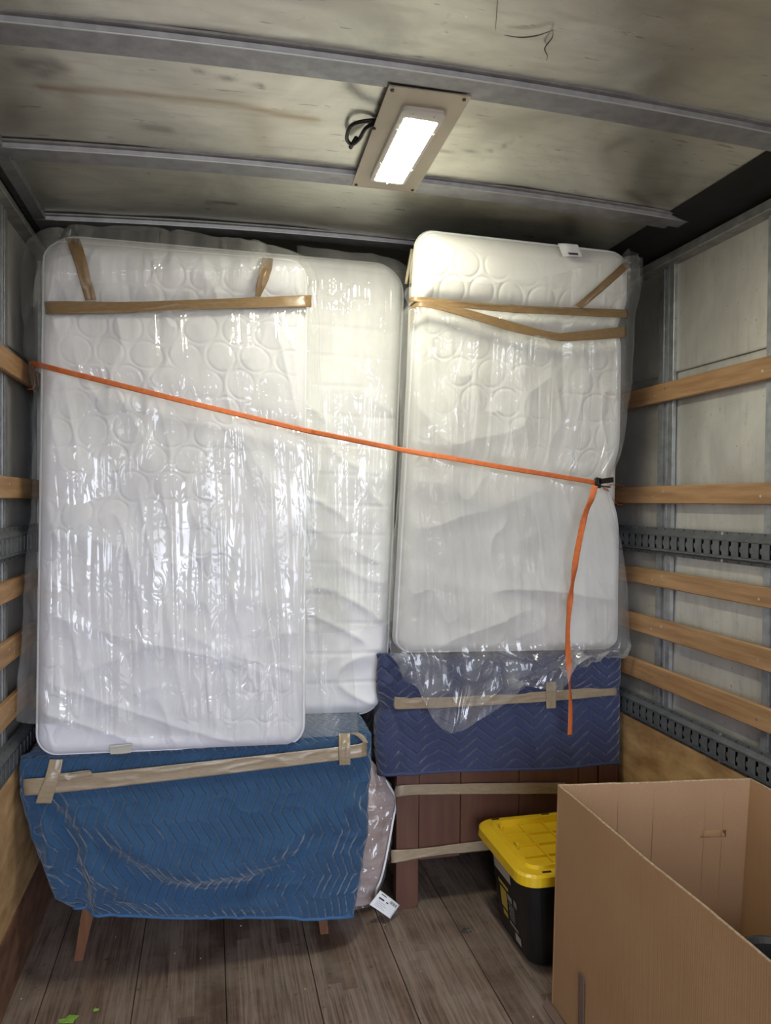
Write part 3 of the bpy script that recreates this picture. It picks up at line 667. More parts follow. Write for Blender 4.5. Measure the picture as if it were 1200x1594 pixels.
film('plastic_knot', [
    [(966, 404, 2.52), (975, 392, 2.50), (986, 392, 2.50), (994, 405, 2.52)],
    [(962, 416, 2.49), (974, 410, 2.47), (986, 410, 2.47), (993, 425, 2.50)],
    [(972, 430, 2.49), (978, 425, 2.475), (986, 428, 2.475), (992, 446, 2.50)]],
    40, 40, M['bagthin'], m3, lambda a, b, X, Z: .012*ridge(a*30, b*30, 101, 3))
film('plastic_tuft', [
    [(383, 378, 2.66), (392, 373, 2.65), (400, 374, 2.65), (410, 380, 2.66)],
    [(388, 390, 2.64), (398, 386, 2.625), (406, 388, 2.625), (414, 394, 2.64)],
    [(398, 402, 2.65), (405, 400, 2.64), (412, 400, 2.64), (420, 404, 2.65)]],
    40, 40, M['bagthin'], m1, lambda a, b, X, Z: .01*ridge(a*34, b*34, 105, 3))

# ---- packing tape
def tape(top, bot, mat, parent, name='packing_tape', wr=.0012, seed=1, n=70):
    P = loft([top, bot], n, 12); n_ = normals(P)
    L = np.linalg.norm(P[0, -1]-P[0, 0]); a, b = np.meshgrid(np.linspace(0, L, n), np.linspace(0, 1, 12))
    P = P + n_*((ridge(a*14, b*2.5+a*3, seed, 3)*2*wr)[..., None])
    return grid_mesh(name, P, mat, parent, None, .0008)
tape([(74, 469, 2.70), (80, 469, 2.658), (200, 470, 2.655), (300, 467, 2.655), (470, 460, 2.655), (480, 460, 2.70)],
     [(75, 489, 2.70), (81, 489, 2.652), (200, 487, 2.650), (300, 482, 2.650), (470, 478, 2.650), (480, 479, 2.70)], M['tape'], m1, seed=2)
tape([(101, 371, 2.67), (110, 392, 2.635), (122, 430, 2.63), (133, 468, 2.648)], [(124, 372, 2.67), (131, 392, 2.632), (141, 430, 2.63), (150, 466, 2.648)], M['tape'], m1, seed=3)
tape([(408, 401, 2.67), (404, 420, 2.63), (400, 440, 2.632), (397, 461, 2.648)], [(425, 403, 2.67), (423, 420, 2.63), (416, 440, 2.63), (405, 462, 2.648)], M['tape'], m1, seed=4)
tape([(170, 1161, 2.592), (190, 1159, 2.592), (206, 1157, 2.592)], [(172, 1174, 2.598), (190, 1173, 2.598), (204, 1171, 2.598)], M['palet'], m1, seed=5)
tape([(634, 470, 2.56), (645, 462, 2.51), (700, 467, 2.505), (800, 475, 2.505), (890, 479, 2.505), (968, 482, 2.505), (976, 483, 2.56)],
     [(634, 474, 2.56), (645, 470, 2.508), (700, 477, 2.503), (800, 487, 2.503), (890, 491, 2.503), (968, 495, 2.503), (976, 495, 2.56)], M['tape'], m3, seed=6)
tape([(636, 478, 2.55), (650, 468, 2.505), (680, 470, 2.497), (740, 485, 2.497), (800, 502, 2.500), (858, 517, 2.503), (890, 517, 2.505), (965, 509, 2.508), (974, 509, 2.56)],
     [(634, 484, 2.55), (650, 478, 2.503), (680, 482, 2.495), (740, 499, 2.495), (800, 517, 2.498), (858, 529, 2.500), (890, 531, 2.503), (965, 526, 2.506), (974, 524, 2.56)], M['tape'], m3, seed=7)
tape([(972, 404, 2.50), (962, 416, 2.462), (930, 445, 2.462), (895, 475, 2.49)], [(983, 410, 2.50), (975, 420, 2.462), (944, 448, 2.462), (906, 480, 2.49)], M['tape'], m3, seed=8)
# care label on the top of the right mattress
ct = tape([(868, 379, 2.50), (880, 379, 2.475), (899, 381, 2.475)], [(876, 400, 2.468), (888, 399, 2.465), (906, 400, 2.465)], M['white'], m3, 'care_label', .001, 9)
tape([(884, 393, 2.4615), (899, 394, 2.4615)], [(886, 396, 2.4610), (900, 397, 2.4610)], M['ink'], ct, 'printed_line', 0., 9, 6)
# tan stripes on the border of the mattress behind
for (px, dd) in ((650, .035), (643, .065)):
    P = [at(px-i*1.6, 388+i*9, 2.63+dd+i*.004) for i in range(7)]
    MB().tube([tuple(p-np.array([.004, 0, 0])) for p in P], .006, 8).build('tan_stripe', M['stripe'], m4, True)

# ================================================================ BLUE BLANKETED PIECE
dr1 = thing('dresser', 'low piece of furniture on splayed walnut legs hidden under the blue blanket', 'dresser', (.62, 2.88, 0))
bd = MB().box((.205, 2.68, .275), (1.10, 3.10, .50), .006).box((.10, 2.68, .50), (1.165, 3.12, .755), .006).build('body', M['legwood'], dr1)
def leg(tx, ty, bx, by, zt=.25, rt=.024, rb=.015, par=dr1):
    k = MB(); q = []
    for (x, y, z, r) in ((bx, by, 0, rb), (tx, ty, zt, rt)):
        q += [(x-r, y-r*.8, z), (x+r, y-r*.8, z), (x+r, y+r*.8, z), (x-r, y+r*.8, z)]
    k.hexa(q).build('leg', M['legwood'], par)
leg(.225, 2.745, .178, 2.742); leg(1.015, 2.712, 1.045, 2.712); leg(.225, 3.05, .18, 3.08); leg(1.02, 3.05, 1.05, 3.08)
MB().box((.235, 2.735, .215), (1.01, 2.765, .255), .004).build('rail', M['legwood'], dr1)
bl1 = thing('moving_blanket', 'medium blue quilted moving blanket taped over the low piece at lower left', 'blanket', (.62, 2.62, .12))
rows = [
    [('w', .04, 3.13, .775), ('w', .3, 3.13, .778), ('w', .8, 3.13, .778), ('w', 1.205, 3.13, .775)],
    [('w', .04, 2.72, .775), ('w', .3, 2.72, .778), ('w', .8, 2.72, .778), ('w', 1.20, 2.72, .775)],
    [(42, 1179, 2.66), (50, 1177, 2.640), (250, 1170, 2.635), (450, 1158, 2.635), (565, 1142, 2.640), (574, 1140, 2.67)],
    [(40, 1188, 2.66), (48, 1186, 2.622), (250, 1181, 2.618), (450, 1168, 2.618), (566, 1153, 2.622), (575, 1150, 2.66)],
    [(39, 1222, 2.66), (48, 1224, 2.618), (250, 1210, 2.612), (450, 1194, 2.612), (566, 1178, 2.618), (575, 1176, 2.66)],
    [(42, 1252, 2.66), (54, 1254, 2.615), (250, 1240, 2.598), (450, 1224, 2.60), (564, 1210, 2.612), (573, 1208, 2.66)],
    [(56, 1296, 2.66), (68, 1298, 2.612), (250, 1285, 2.565), (450, 1270, 2.585), (560, 1258, 2.605), (570, 1256, 2.66)],
    [(70, 1345, 2.66), (84, 1347, 2.610), (250, 1335, 2.550), (450, 1322, 2.575), (556, 1312, 2.600), (566, 1312, 2.66)],
    [(84, 1388, 2.66), (100, 1392, 2.610), (250, 1385, 2.560), (450, 1375, 2.572), (548, 1370, 2.595), (558, 1370, 2.66)],
    [(112, 1414, 2.66), (126, 1419, 2.608), (250, 1426, 2.572), (450, 1428, 2.580), (538, 1427, 2.600), (548, 1422, 2.66)]]
P = loft(rows, 260, 330); n_ = normals(P); X, Z = P[..., 0], P[..., 2]; front = sstep(2.70, 2.63, P[..., 1])
def crease(pts, wd, amt): return amt*np.exp(-(seg_dist(X, Z, [at(x, y, 2.6) for x, y in pts])/wd)**2)
d = crease([(70, 1252), (95, 1275), (118, 1320), (124, 1370), (130, 1418)], .034, -.024)
d += crease([(88, 1252), (115, 1270), (140, 1310), (150, 1370), (152, 1418)], .030, .016)
d += crease([(95, 1256), (150, 1300), (220, 1350), (300, 1382), (380, 1375)], .045, -.022)
d += crease([(110, 1262), (200, 1310), (270, 1350), (340, 1350), (450, 1310), (540, 1250)], .045, .022)
d += crease([(130, 1330), (200, 1385), (300, 1405), (420, 1400)], .03, .014)
d += crease([(380, 1375), (450, 1330), (520, 1260), (560, 1200)], .03, -.010)
d += crease([(470, 1420), (500, 1350), (530, 1280)], .02, .010)
d += crease([(60, 1262), (75, 1300), (78, 1345)], .012, .012)
d += (.014*(fbm(X*6, Z*6, 70, 3)-.5) + .006*ridge(X*14+Z*8, Z*16, 71, 3))*sstep(.74, .68, Z)
d += (.003*(fbm(X*16, Z*16, 73, 2)-.5))
d *= front*(1-.85*np.exp(-(seg_dist(X, Z, [at(40, 1222, 2.61), at(570, 1168, 2.61)])/.05)**2))
P = P + n_*d[..., None]; P[..., 0] = np.maximum(P[..., 0], .014)
cloth = grid_mesh('quilted_cloth', P, M['blue'], bl1, None, .003)
edge = P[-1]; MB().tube([tuple(p) for p in edge[::3]], .0062, 8).build('hem', M['bluehem'], bl1, True)
tape([(38, 1212, 2.66), (44, 1212, 2.604), (120, 1206, 2.600), (300, 1187, 2.598), (530, 1162, 2.600), (566, 1155, 2.606), (574, 1153, 2.66)],
     [(39, 1238, 2.66), (45, 1238, 2.603), (120, 1231, 2.598), (300, 1211, 2.596), (530, 1183, 2.598), (566, 1178, 2.604), (574, 1177, 2.66)], M['tape2'], bl1, seed=11, n=140)
tape([(77, 1182, 2.612), (70, 1210, 2.596), (62, 1230, 2.594), (55, 1250, 2.600)], [(98, 1182, 2.612), (93, 1210, 2.596), (86, 1230, 2.594), (80, 1250, 2.600)], M['tape2'], bl1, seed=12)
tape([(92, 1204, 2.594), (140, 1198, 2.594)], [(90, 1216, 2.594), (145, 1208, 2.594)], M['tape2'], bl1, seed=13, wr=.003)
tape([(527, 1142, 2.63), (527, 1160, 2.598), (527, 1175, 2.593), (528, 1191, 2.596)], [(545, 1141, 2.63), (545, 1160, 2.598), (545, 1175, 2.593), (545, 1190, 2.596)], M['tape2'], bl1, seed=14, wr=.0025)
tape([(545, 1141, 2.63), (556, 1146, 2.612), (566, 1156, 2.602)], [(556, 1140, 2.63), (566, 1146, 2.612), (573, 1156, 2.606)], M['tape2'], bl1, seed=15, wr=.0025)

# ================================================================ NAVY BLANKETED DRESSER
dr2 = thing('dresser', 'reddish brown wooden dresser with square feet under the navy blanket', 'dresser', (1.83, 3.0, 0))
dx0, dx1, dy0, dy1 = 1.346, 2.318, 2.80, 3.22
MB().box((dx0+.012, dy0+.014, .21), (dx1-.012, dy1, .985)).build('carcass', M['redwood'], dr2)
xs = [1.438, 1.614, 1.869, 2.137, 2.228]
zb = [.198, .200, .203, .206, .208]
for i, (a, b) in enumerate(zip(xs[:-1], xs[1:])):
    MB().box((a+.0015, dy0+.004, .186+.008*i), (b-.0015, dy0+.020, .985), .002).build('front_board', M['redwood'], dr2)
def foot(x0, x1, y0, y1):
    k = MB(); r = .018; prof = [(x0, .985), (x0, 0), (x0, 0), (x1-r, 0), (x1-r*.3, r*.3), (x1, r), (x1, .985)]
    k.add([(p, y, q) for y in (y0, y1) for (p, q) in [(x0, .985), (x0, .0), (x1-r, .0), (x1-.3*r, .3*r), (x1, r), (x1, .985)]],
          [(0, 1, 2, 3, 4, 5), (11, 10, 9, 8, 7, 6)]+[(i, (i+1) % 6, 6+(i+1) % 6, 6+i) for i in range(6)])
    k.build('leg', M['redwood'], dr2)
foot(dx0, 1.436, dy0, dy0+.05); foot(2.23, dx1, dy0, dy0+.05); foot(dx0, 1.436, dy1-.05, dy1); foot(2.23, dx1, dy1-.05, dy1)
MB().box((dx0, dy0+.05, .2), (dx0+.012, dy1-.05, .985)).build('side_panel', M['redwood'], dr2)
tape([(614, 1226, 2.84), (620, 1223, 2.796), (652, 1221, 2.794), (760, 1219, 2.794), (880, 1218, 2.794)], [(613, 1240, 2.84), (620, 1240, 2.795), (652, 1237, 2.793), (760, 1236, 2.793), (880, 1236, 2.793)], M['tape2'], dr2, seed=16)
tape([(609, 1322, 2.84), (613, 1323, 2.796), (652, 1321, 2.794), (700, 1315, 2.794), (765, 1307, 2.794)], [(609, 1340, 2.84), (613, 1343, 2.795), (652, 1336, 2.793), (700, 1329, 2.793), (765, 1323, 2.793)], M['tape2'], dr2, seed=17)
bl2 = thing('moving_blanket', 'dark navy zigzag quilted moving blanket over the brown dresser at right', 'blanket', (1.8, 2.78, .53))
rows = [
    [('w', 1.31, 3.22, 1.0), ('w', 1.6, 3.22, 1.003), ('w', 2.0, 3.22, 1.003), ('w', 2.322, 3.22, 1.0)],
    [('w', 1.31, 2.86, 1.0), ('w', 1.6, 2.86, 1.003), ('w', 2.0, 2.86, 1.003), ('w', 2.322, 2.86, 1.0)],
    [(590, 1019, 2.83), (598, 1017, 2.79), (700, 1022, 2.785), (850, 1020, 2.785), (955, 1018, 2.79), (966, 1018, 2.82)],
    [(590, 1030, 2.83), (598, 1028, 2.778), (700, 1031, 2.772), (850, 1029, 2.772), (955, 1027, 2.775), (965, 1028, 2.82)],
    [(588, 1068, 2.84), (598, 1072, 2.768), (700, 1068, 2.764), (850, 1064, 2.764), (954, 1060, 2.768), (963, 1060, 2.82)],
    [(584, 1094, 2.90), (612, 1100, 2.786), (700, 1098, 2.782), (850, 1086, 2.782), (952, 1078, 2.784), (959, 1076, 2.82)],
    [(582, 1112, 2.92), (598, 1116, 2.782), (700, 1114, 2.774), (850, 1104, 2.774), (953, 1092, 2.776), (961, 1092, 2.82)],
    [(584, 1160, 2.92), (596, 1165, 2.772), (700, 1160, 2.766), (850, 1155, 2.766), (954, 1145, 2.768), (961, 1145, 2.82)],
    [(590, 1200, 2.92), (602, 1206, 2.768), (700, 1200, 2.764), (850, 1196, 2.764), (954, 1188, 2.766), (961, 1190, 2.82)]]
P = loft(rows, 220, 200)
# left side hangs down the dresser's side: extra columns going back
left = np.stack([P[:, 0]*np.array([1, 0, 1])+np.stack([np.full(len(P), .004*math.sin(k*1.1)), P[:, 0, 1]+(3.20-P[:, 0, 1])*k/7*np.ones(len(P)), np.zeros(len(P))], -1) for k in range(7, 0, -1)], 1)
P = np.concatenate([left, P], 1); n_ = normals(P); X, Z = P[..., 0], P[..., 2]; front = sstep(2.95, 2.80, P[..., 1])*sstep(1.0, .97, Z)
def crease(pts, wd, amt): return amt*np.exp(-(seg_dist(X, Z, [at(x, y, 2.77) for x, y in pts])/wd)**2)
d = crease([(604, 1050), (615, 1035), (640, 1030)], .015, -.016) + crease([(600, 1066), (618, 1045), (640, 1040)], .016, .014)
d += crease([(612, 1110), (625, 1150), (622, 1200)], .014, -.010) + crease([(650, 1110), (655, 1150), (645, 1200)], .02, .008)
d += .008*(fbm(X*5, Z*5, 76, 2)-.5)+.004*ridge(X*9, Z*3, 77, 3)
P = P + n_*(d*front)[..., None]; P[..., 0] = np.clip(P[..., 0], 1.24, 2.328)
grid_mesh('quilted_cloth', P, M['navy'], bl2, None, .003)
MB().tube([tuple(p) for p in P[-1][::3]], .0062, 8).build('hem', M['navyhem'], bl2, True)
tape([(594, 1080, 2.90), (614, 1084, 2.776), (622, 1085, 2.770), (700, 1085, 2.768), (850, 1076, 2.768), (950, 1068, 2.770), (959, 1068, 2.81)],
     [(594, 1094, 2.90), (614, 1101, 2.776), (622, 1104, 2.770), (700, 1101, 2.768), (850, 1092, 2.768), (950, 1083, 2.770), (959, 1083, 2.81)], M['tape2'], bl2, seed=18, n=120)
tape([(850, 1062, 2.760), (850, 1080, 2.763), (850, 1103, 2.766)], [(865, 1061, 2.760), (865, 1080, 2.763), (865, 1102, 2.766)], M['tape2'], bl2, seed=19)

# ================================================================ BAGGED PINK PAD between the two pieces
pad = thing('bagged_pad', 'pink patterned pad sealed in clear plastic wedged between blue blanket and dresser', 'cushion', (1.25, 2.86, 0))
prow = [
    [(552, 1172, 2.90), (572, 1178, 2.87), (588, 1196, 2.86), (600, 1216, 2.86)],
    [(552, 1215, 2.86), (574, 1225, 2.83), (598, 1236, 2.83), (614, 1244, 2.84)],
    [(550, 1260, 2.84), (572, 1262, 2.815), (594, 1262, 2.815), (612, 1260, 2.83)],
    [(544, 1320, 2.84), (566, 1322, 2.808), (588, 1322, 2.808), (604, 1320, 2.82)],
    [(538, 1370, 2.84), (556, 1374, 2.805), (578, 1374, 2.805), (592, 1372, 2.82)],
    [(530, 1408, 2.84), (550, 1411, 2.81), (570, 1408, 2.81), (584, 1402, 2.82)]]
film('pad', prow, 60, 120, M['pink'], pad, lambda a, b, X, Z: -.004+.004*fbm(a*30, b*20, 110, 2), .012)
prow2 = [[(x+(3 if i == 3 else 0), y+(3 if j == 5 else 0), Y-.012) for i, (x, y, Y) in enumerate(r)] for j, r in enumerate(prow)]
film('plastic_cover', prow2, 80, 160, M['bagthin'], pad, lambda a, b, X, Z: .010*ridge(a*16+b*6, b*8, 112, 3)+.007*ridge(a*30, b*26, 113, 3))
MB().tube([tuple(p) for p in resample([(600, 1214, 2.858), (616, 1244, 2.826), (612, 1275, 2.81), (603, 1325, 2.80), (594, 1365, 2.80), (586, 1385, 2.80), (585, 1403, 2.805)], 40)], .0045, 8).build('sealed_edge', M['white'], pad, True)
tg = thing('paper_tag', 'white printed paper tag with barcode lying at the foot of the brown dresser', 'tag', (1.28, 2.73, 0))
q = [(592, 1386, 2.752), (622, 1409, 2.76), (607, 1430, 2.72), (575, 1408, 2.72)]
def on_tag(u, v, off=0.):
    a, b, c, d_ = [at(*p) for p in q]; p = (a*(1-u)+b*u)*(1-v)+(d_*(1-u)+c*u)*v; nn = np.cross(b-a, d_-a); nn /= np.linalg.norm(nn)
    if nn[1] > 0: nn = -nn
    return p+nn*(off+.004*math.sin(u*3.1))
gu, gv = np.meshgrid(np.linspace(0, 1, 12), np.linspace(0, 1, 12))
grid_mesh('paper', np.array([[on_tag(u, v) for u in np.linspace(0, 1, 12)] for v in np.linspace(0, 1, 12)]), M['white'], tg, None, .0006)
def print_on(fn, u0, v0, u1, v1, mat, par, nm='printed_mark', off=.0012):
    n = 5; Pp = np.array([[fn(u0+(u1-u0)*i/n, v0+(v1-v0)*j/2, off) for i in range(n+1)] for j in range(3)]); grid_mesh(nm, Pp, mat, par)
for i in range(9): print_on(on_tag, .58+i*.038, .12, .58+i*.038+(.022 if i % 3 else .012), .30, M['ink'], tg)
print_on(on_tag, .12, .10, .36, .15, M['ink'], tg); print_on(on_tag, .12, .32, .36, .42, M['ink'], tg); print_on(on_tag, .46, .34, .56, .41, M['ink'], tg)
for i in range(4): print_on(on_tag, .14, .54+i*.1, .5+.1*(i % 2), .565+i*.1, M['grey'], tg)

# ================================================================ RATCHET STRAP
st = thing('ratchet_strap', 'orange ratchet strap pulled across all the mattresses from wall slat to wall slat', 'strap', (1.2, 2.62, 1.6))
def ribbon(name, pts, wid, mat, parent, ups=None, n=160, th=.0018):
    P = resample(pts, n); k = len(P); U = np.tile(np.array([0, 0, 1.]), (k, 1)) if ups is None else cr1(np.array(ups, float), np.linspace(0, len(ups)-1, k))
    T = np.gradient(P, axis=0); T /= np.linalg.norm(T, axis=1, keepdims=True)
    U = U - T*(U*T).sum(1, keepdims=True); U /= np.linalg.norm(U, axis=1, keepdims=True)
    G = np.stack([P+U*wid*s for s in (.5, .25, 0, -.25, -.5)]); return grid_mesh(name, G, mat, parent, None, th)
ribbon('webbing', [(46, 565, 2.79), (60, 568, 2.70), (84, 574, 2.636), (140, 588, 2.622), (300, 628, 2.607), (400, 652, 2.604), (480, 671, 2.603), (500, 675, 2.605), (640, 703, 2.556), (700, 713, 2.548), (780, 727, 2.551), (860, 740, 2.555), (932, 752, 2.560)], .018, M['orange'], st,
       ups=[(0, -.4, .9), (0, -.3, 1), (0, .25, 1), (0, 0, 1), (0, -.2, 1), (0, .3, 1), (0, 0, 1), (0, -.2, 1)])
tp = [(926, 756, 2.545), (921, 775, 2.545), (911, 800, 2.565), (902, 840, 2.585), (895, 880, 2.605), (888, 930, 2.63), (884, 975, 2.645), (884, 1010, 2.65), (886, 1050, 2.66), (888, 1100, 2.665), (887, 1144, 2.665)]
ribbon('loose_tail', tp, .023, M['orange'], st, ups=[(1, -.7, 0), (1, .1, 0), (.75, -.8, 0), (.9, -.5, 0), (.9, .5, 0), (.5, -1, 0), (.35, -1, 0), (1, -.5, 0), (.7, .7, 0), (.9, .3, 0), (.8, .2, 0)])
# ratchet body
rc = at(934, 752, 2.56); k = MB()
def obox(k, c, ax, L, Wd, H):   # box oriented along ax (x,y), width z, height normal
    ax = np.array(ax, float); ax /= np.linalg.norm(ax); up = np.array([0, 0, 1.]); up = up-ax*up.dot(ax); up /= np.linalg.norm(up); no = np.cross(ax, up)
    q = [c+ax*L/2*a+up*Wd/2*b+no*H/2*e for e in (-1, 1) for (a, b) in ((-1, -1), (1, -1), (1, 1), (-1, 1))]
    k.hexa(q); return ax, up, no
ax = (1, .35, -.08)
for s_ in (-1, 1): obox(k, rc+np.array([.012, .004, s_*.013]), ax, .062, .004, .030)
k.build('ratchet_frame', M['black'], st)
k = MB(); k.tube([tuple(rc+np.array([-.008, 0, -.02])), tuple(rc+np.array([-.008, 0, .02]))], .011, 12); k.build('spool', M['black'], st)
k = MB(); obox(k, rc+np.array([.022, -.012, .010]), (1, .3, .12), .062, .020, .010); k.build('handle', M['black'], st)
k = MB(); k.tube([tuple(rc+np.array([-.018, -.008, -.02])), tuple(rc+np.array([-.022, -.012, 0])), tuple(rc+np.array([-.018, -.008, .02]))], .005, 8); k.build('pin', M['black'], st, True)
# orange loop round the right slat, hook round the left one
def slat_loop(pts, name='slat_loop'): ribbon(name, pts, .02, M['orange'], st, ups=[(0, 1, 0)]*3, n=50)
yb = 2.86
ribbon('slat_loop', [('w', rc[0]+.05, rc[1]+.05, rc[2]-.012), ('w', 2.26, 2.78, 1.700), ('w', WX-.004, yb, 1.7), ('w', WX+.012, yb, 1.6985), ('w', WX+.0235, yb, 1.69), ('w', WX+.0235, yb, 1.628), ('w', WX+.012, yb, 1.6165), ('w', WX-.006, yb, 1.616), ('w', 2.27, 2.80, 1.64), ('w', rc[0]+.05, rc[1]+.05, rc[2]-.018)], .020, M['orange'], st,
       ups=[(-.5, .8, .2), (-.3, 1, 0), (0, 1, 0), (0, 1, 0), (0, 1, 0), (0, 1, 0), (0, 1, 0), (0, 1, 0), (-.3, 1, 0), (-.5, .8, .2)], n=100)
k = MB(); h0 = at(46, 566, 2.79)
k.tube([tuple(p) for p in resample([('w', *(h0+np.array([.006, 0, 0]))), ('w', *(h0+np.array([-.01, .01, .012]))), ('w', -.003, 2.845, 2.101), ('w', -.018, 2.85, 2.100), ('w', -.0285, 2.85, 2.085), ('w', -.0285, 2.85, 2.04), ('w', -.018, 2.85, 2.014), ('w', -.0, 2.85, 2.012), ('w', .020, 2.84, 2.030)], 50)], .0045, 8); k.build('hook', M['black'], st, True)
ribbon('hook_loop', [(58, 569, 2.74), ('w', h0[0]+.012, h0[1]+.02, h0[2]-.02), ('w', .014, 2.84, 2.030), ('w', .006, 2.84, 2.012), ('w', -.01, 2.84, 2.010)], .020, M['orange'], st, ups=[(0, 0, 1), (0, .5, 1), (0, 1, .3), (0, 1, 0), (0, 1, 0)], n=40)

# ================================================================ STORAGE BIN
bx0, bx1, by0, by1, bz = 1.643, 2.262, 2.262, 2.735, .362
bn = thing('storage_bin', 'black plastic storage bin with a yellow lid beside the cardboard box', 'storage bin', ((bx0+bx1)/2, (by0+by1)/2, 0))
def rrect(x0, x1, y0, y1, r, n=6):
    P = []
    for (cx, cy_, a0) in ((x1-r, y1-r, 0), (x0+r, y1-r, 90), (x0+r, y0+r, 180), (x1-r, y0+r, 270)):
        for i in range(n+1): a = math.radians(a0+90*i/n); P.append((cx+r*math.cos(a), cy_+r*math.sin(a)))
    return P
def stack(loops, name, mat, par, cap=True, capb=True):
    vv = []; F = []; n = len(loops[0][0])
    for (L, z) in loops: vv += [(x, y, z) for (x, y) in L]
    for i in range(len(loops)-1):
        for j in range(n): F.append((i*n+j, i*n+(j+1) % n, (i+1)*n+(j+1) % n, (i+1)*n+j))
    if capb: F.append(tuple(range(n))[::-1])
    if cap: F.append(tuple((len(loops)-1)*n+j for j in range(n)))
    return MB().add(vv, F).build(name, mat, par)
T = .075
def ins(d, r): return rrect(bx0+d, bx1-d, by0+d, by1-d, r)
stack([(ins(T+.008, .05), 0), (ins(T, .055), .008), (ins(.040, .06), .30), (ins(.036, .06), .301), (ins(.030, .06), .305), (ins(.018, .06), .335)], 'tub', M['tub'], bn)
stack([(ins(.004, .07), .322), (ins(0, .07), .324), (ins(0.002, .07), .355), (ins(.010, .066), .362), (ins(.042, .05), .364), (ins(.048, .046), .374), (ins(.060, .04), .374), (ins(.066, .036), .350), (ins(.07, .034), .350)], 'lid', M['yellow'], bn)
ix0, ix1, iy0, iy1 = bx0+.066, bx1-.066, by0+.066, by1-.066
lid = [c for c in bn.children if c.name.startswith('lid')] or None
lidp = D.objects['lid']
nxp, nyp = 5, 4
for i in range(1, nxp):
    x = ix0+(ix1-ix0)*i/nxp; MB().box((x-.003, iy0, .349), (x+.003, iy1, .360), .0012).build('lid_rib', M['yellow'], lidp)
for j in range(1, nyp):
    y = iy0+(iy1-iy0)*j/nyp; MB().box((ix0, y-.003, .349), (ix1, y+.003, .360), .0012).build('lid_rib', M['yellow'], lidp)
for (x, y, a, b) in ((bx0+.075, by1-.10, .012, .035), (bx0+.075, by0+.22, .012, .03), (bx0+.20, by1-.062, .07, .010), (bx0+.36, by1-.062, .07, .010), (bx0+.16, by0+.075, .05, .010), (bx0+.38, by0+.075, .05, .010)):
    MB().box((x, y, .349), (x+a, y+b, .373), .003).build('lid_block', M['yellow'], lidp)
for (x, y) in ((bx0+.085, by1-.022), (bx0+.30, by1-.022), (bx0+.10, by0+.024), (bx0+.33, by0+.024), (bx1-.1, by0+.024)):
    MB().box((x-.016, y-.004, .3635), (x+.016, y+.004, .3655), .0005).build('slot', M['tub'], lidp)
# stickers and print on the tub's left end
def on_tub(u, v, off=0.):   # u: 0 at the far end .. 1 at the near end, v: 0 top .. 1 bottom
    z = .30*(1-v)+.008*v; ins_ = .040+(T-.040)*v; return np.array([bx0+ins_-off-.001, (by1-.10)*(1-u)+(by0+.10)*u, z])
print_on(on_tub, .05, .02, .62, .24, M['palet'], bn, 'torn_sticker', .0010)
print_on(on_tub, .14, .05, .58, .10, M['grey'], bn, 'printed_mark', .0016)
print_on(on_tub, .20, .42, .42, .68, M['yink'], bn, 'printed_mark')
print_on(on_tub, .16, .34, .50, .39, M['yink'], bn, 'printed_mark'); print_on(on_tub, .44, .42, .60, .50, M['grey'], bn, 'printed_mark')
for i in range(6): print_on(on_tub, .46+.03*(i % 2), .53+i*.035, .66, .545+i*.035, M['grey'], bn, 'printed_mark')
print_on(on_tub, .24, .71, .40, .78, M['yink'], bn, 'printed_mark'); print_on(on_tub, .46, .76, .74, .80, M['grey'], bn, 'printed_mark')
print_on(on_tub, .62, .83, .80, .93, M['palet'], bn, 'printed_mark'); print_on(on_tub, .66, .40, .76, .48, M['grey'], bn, 'printed_mark')

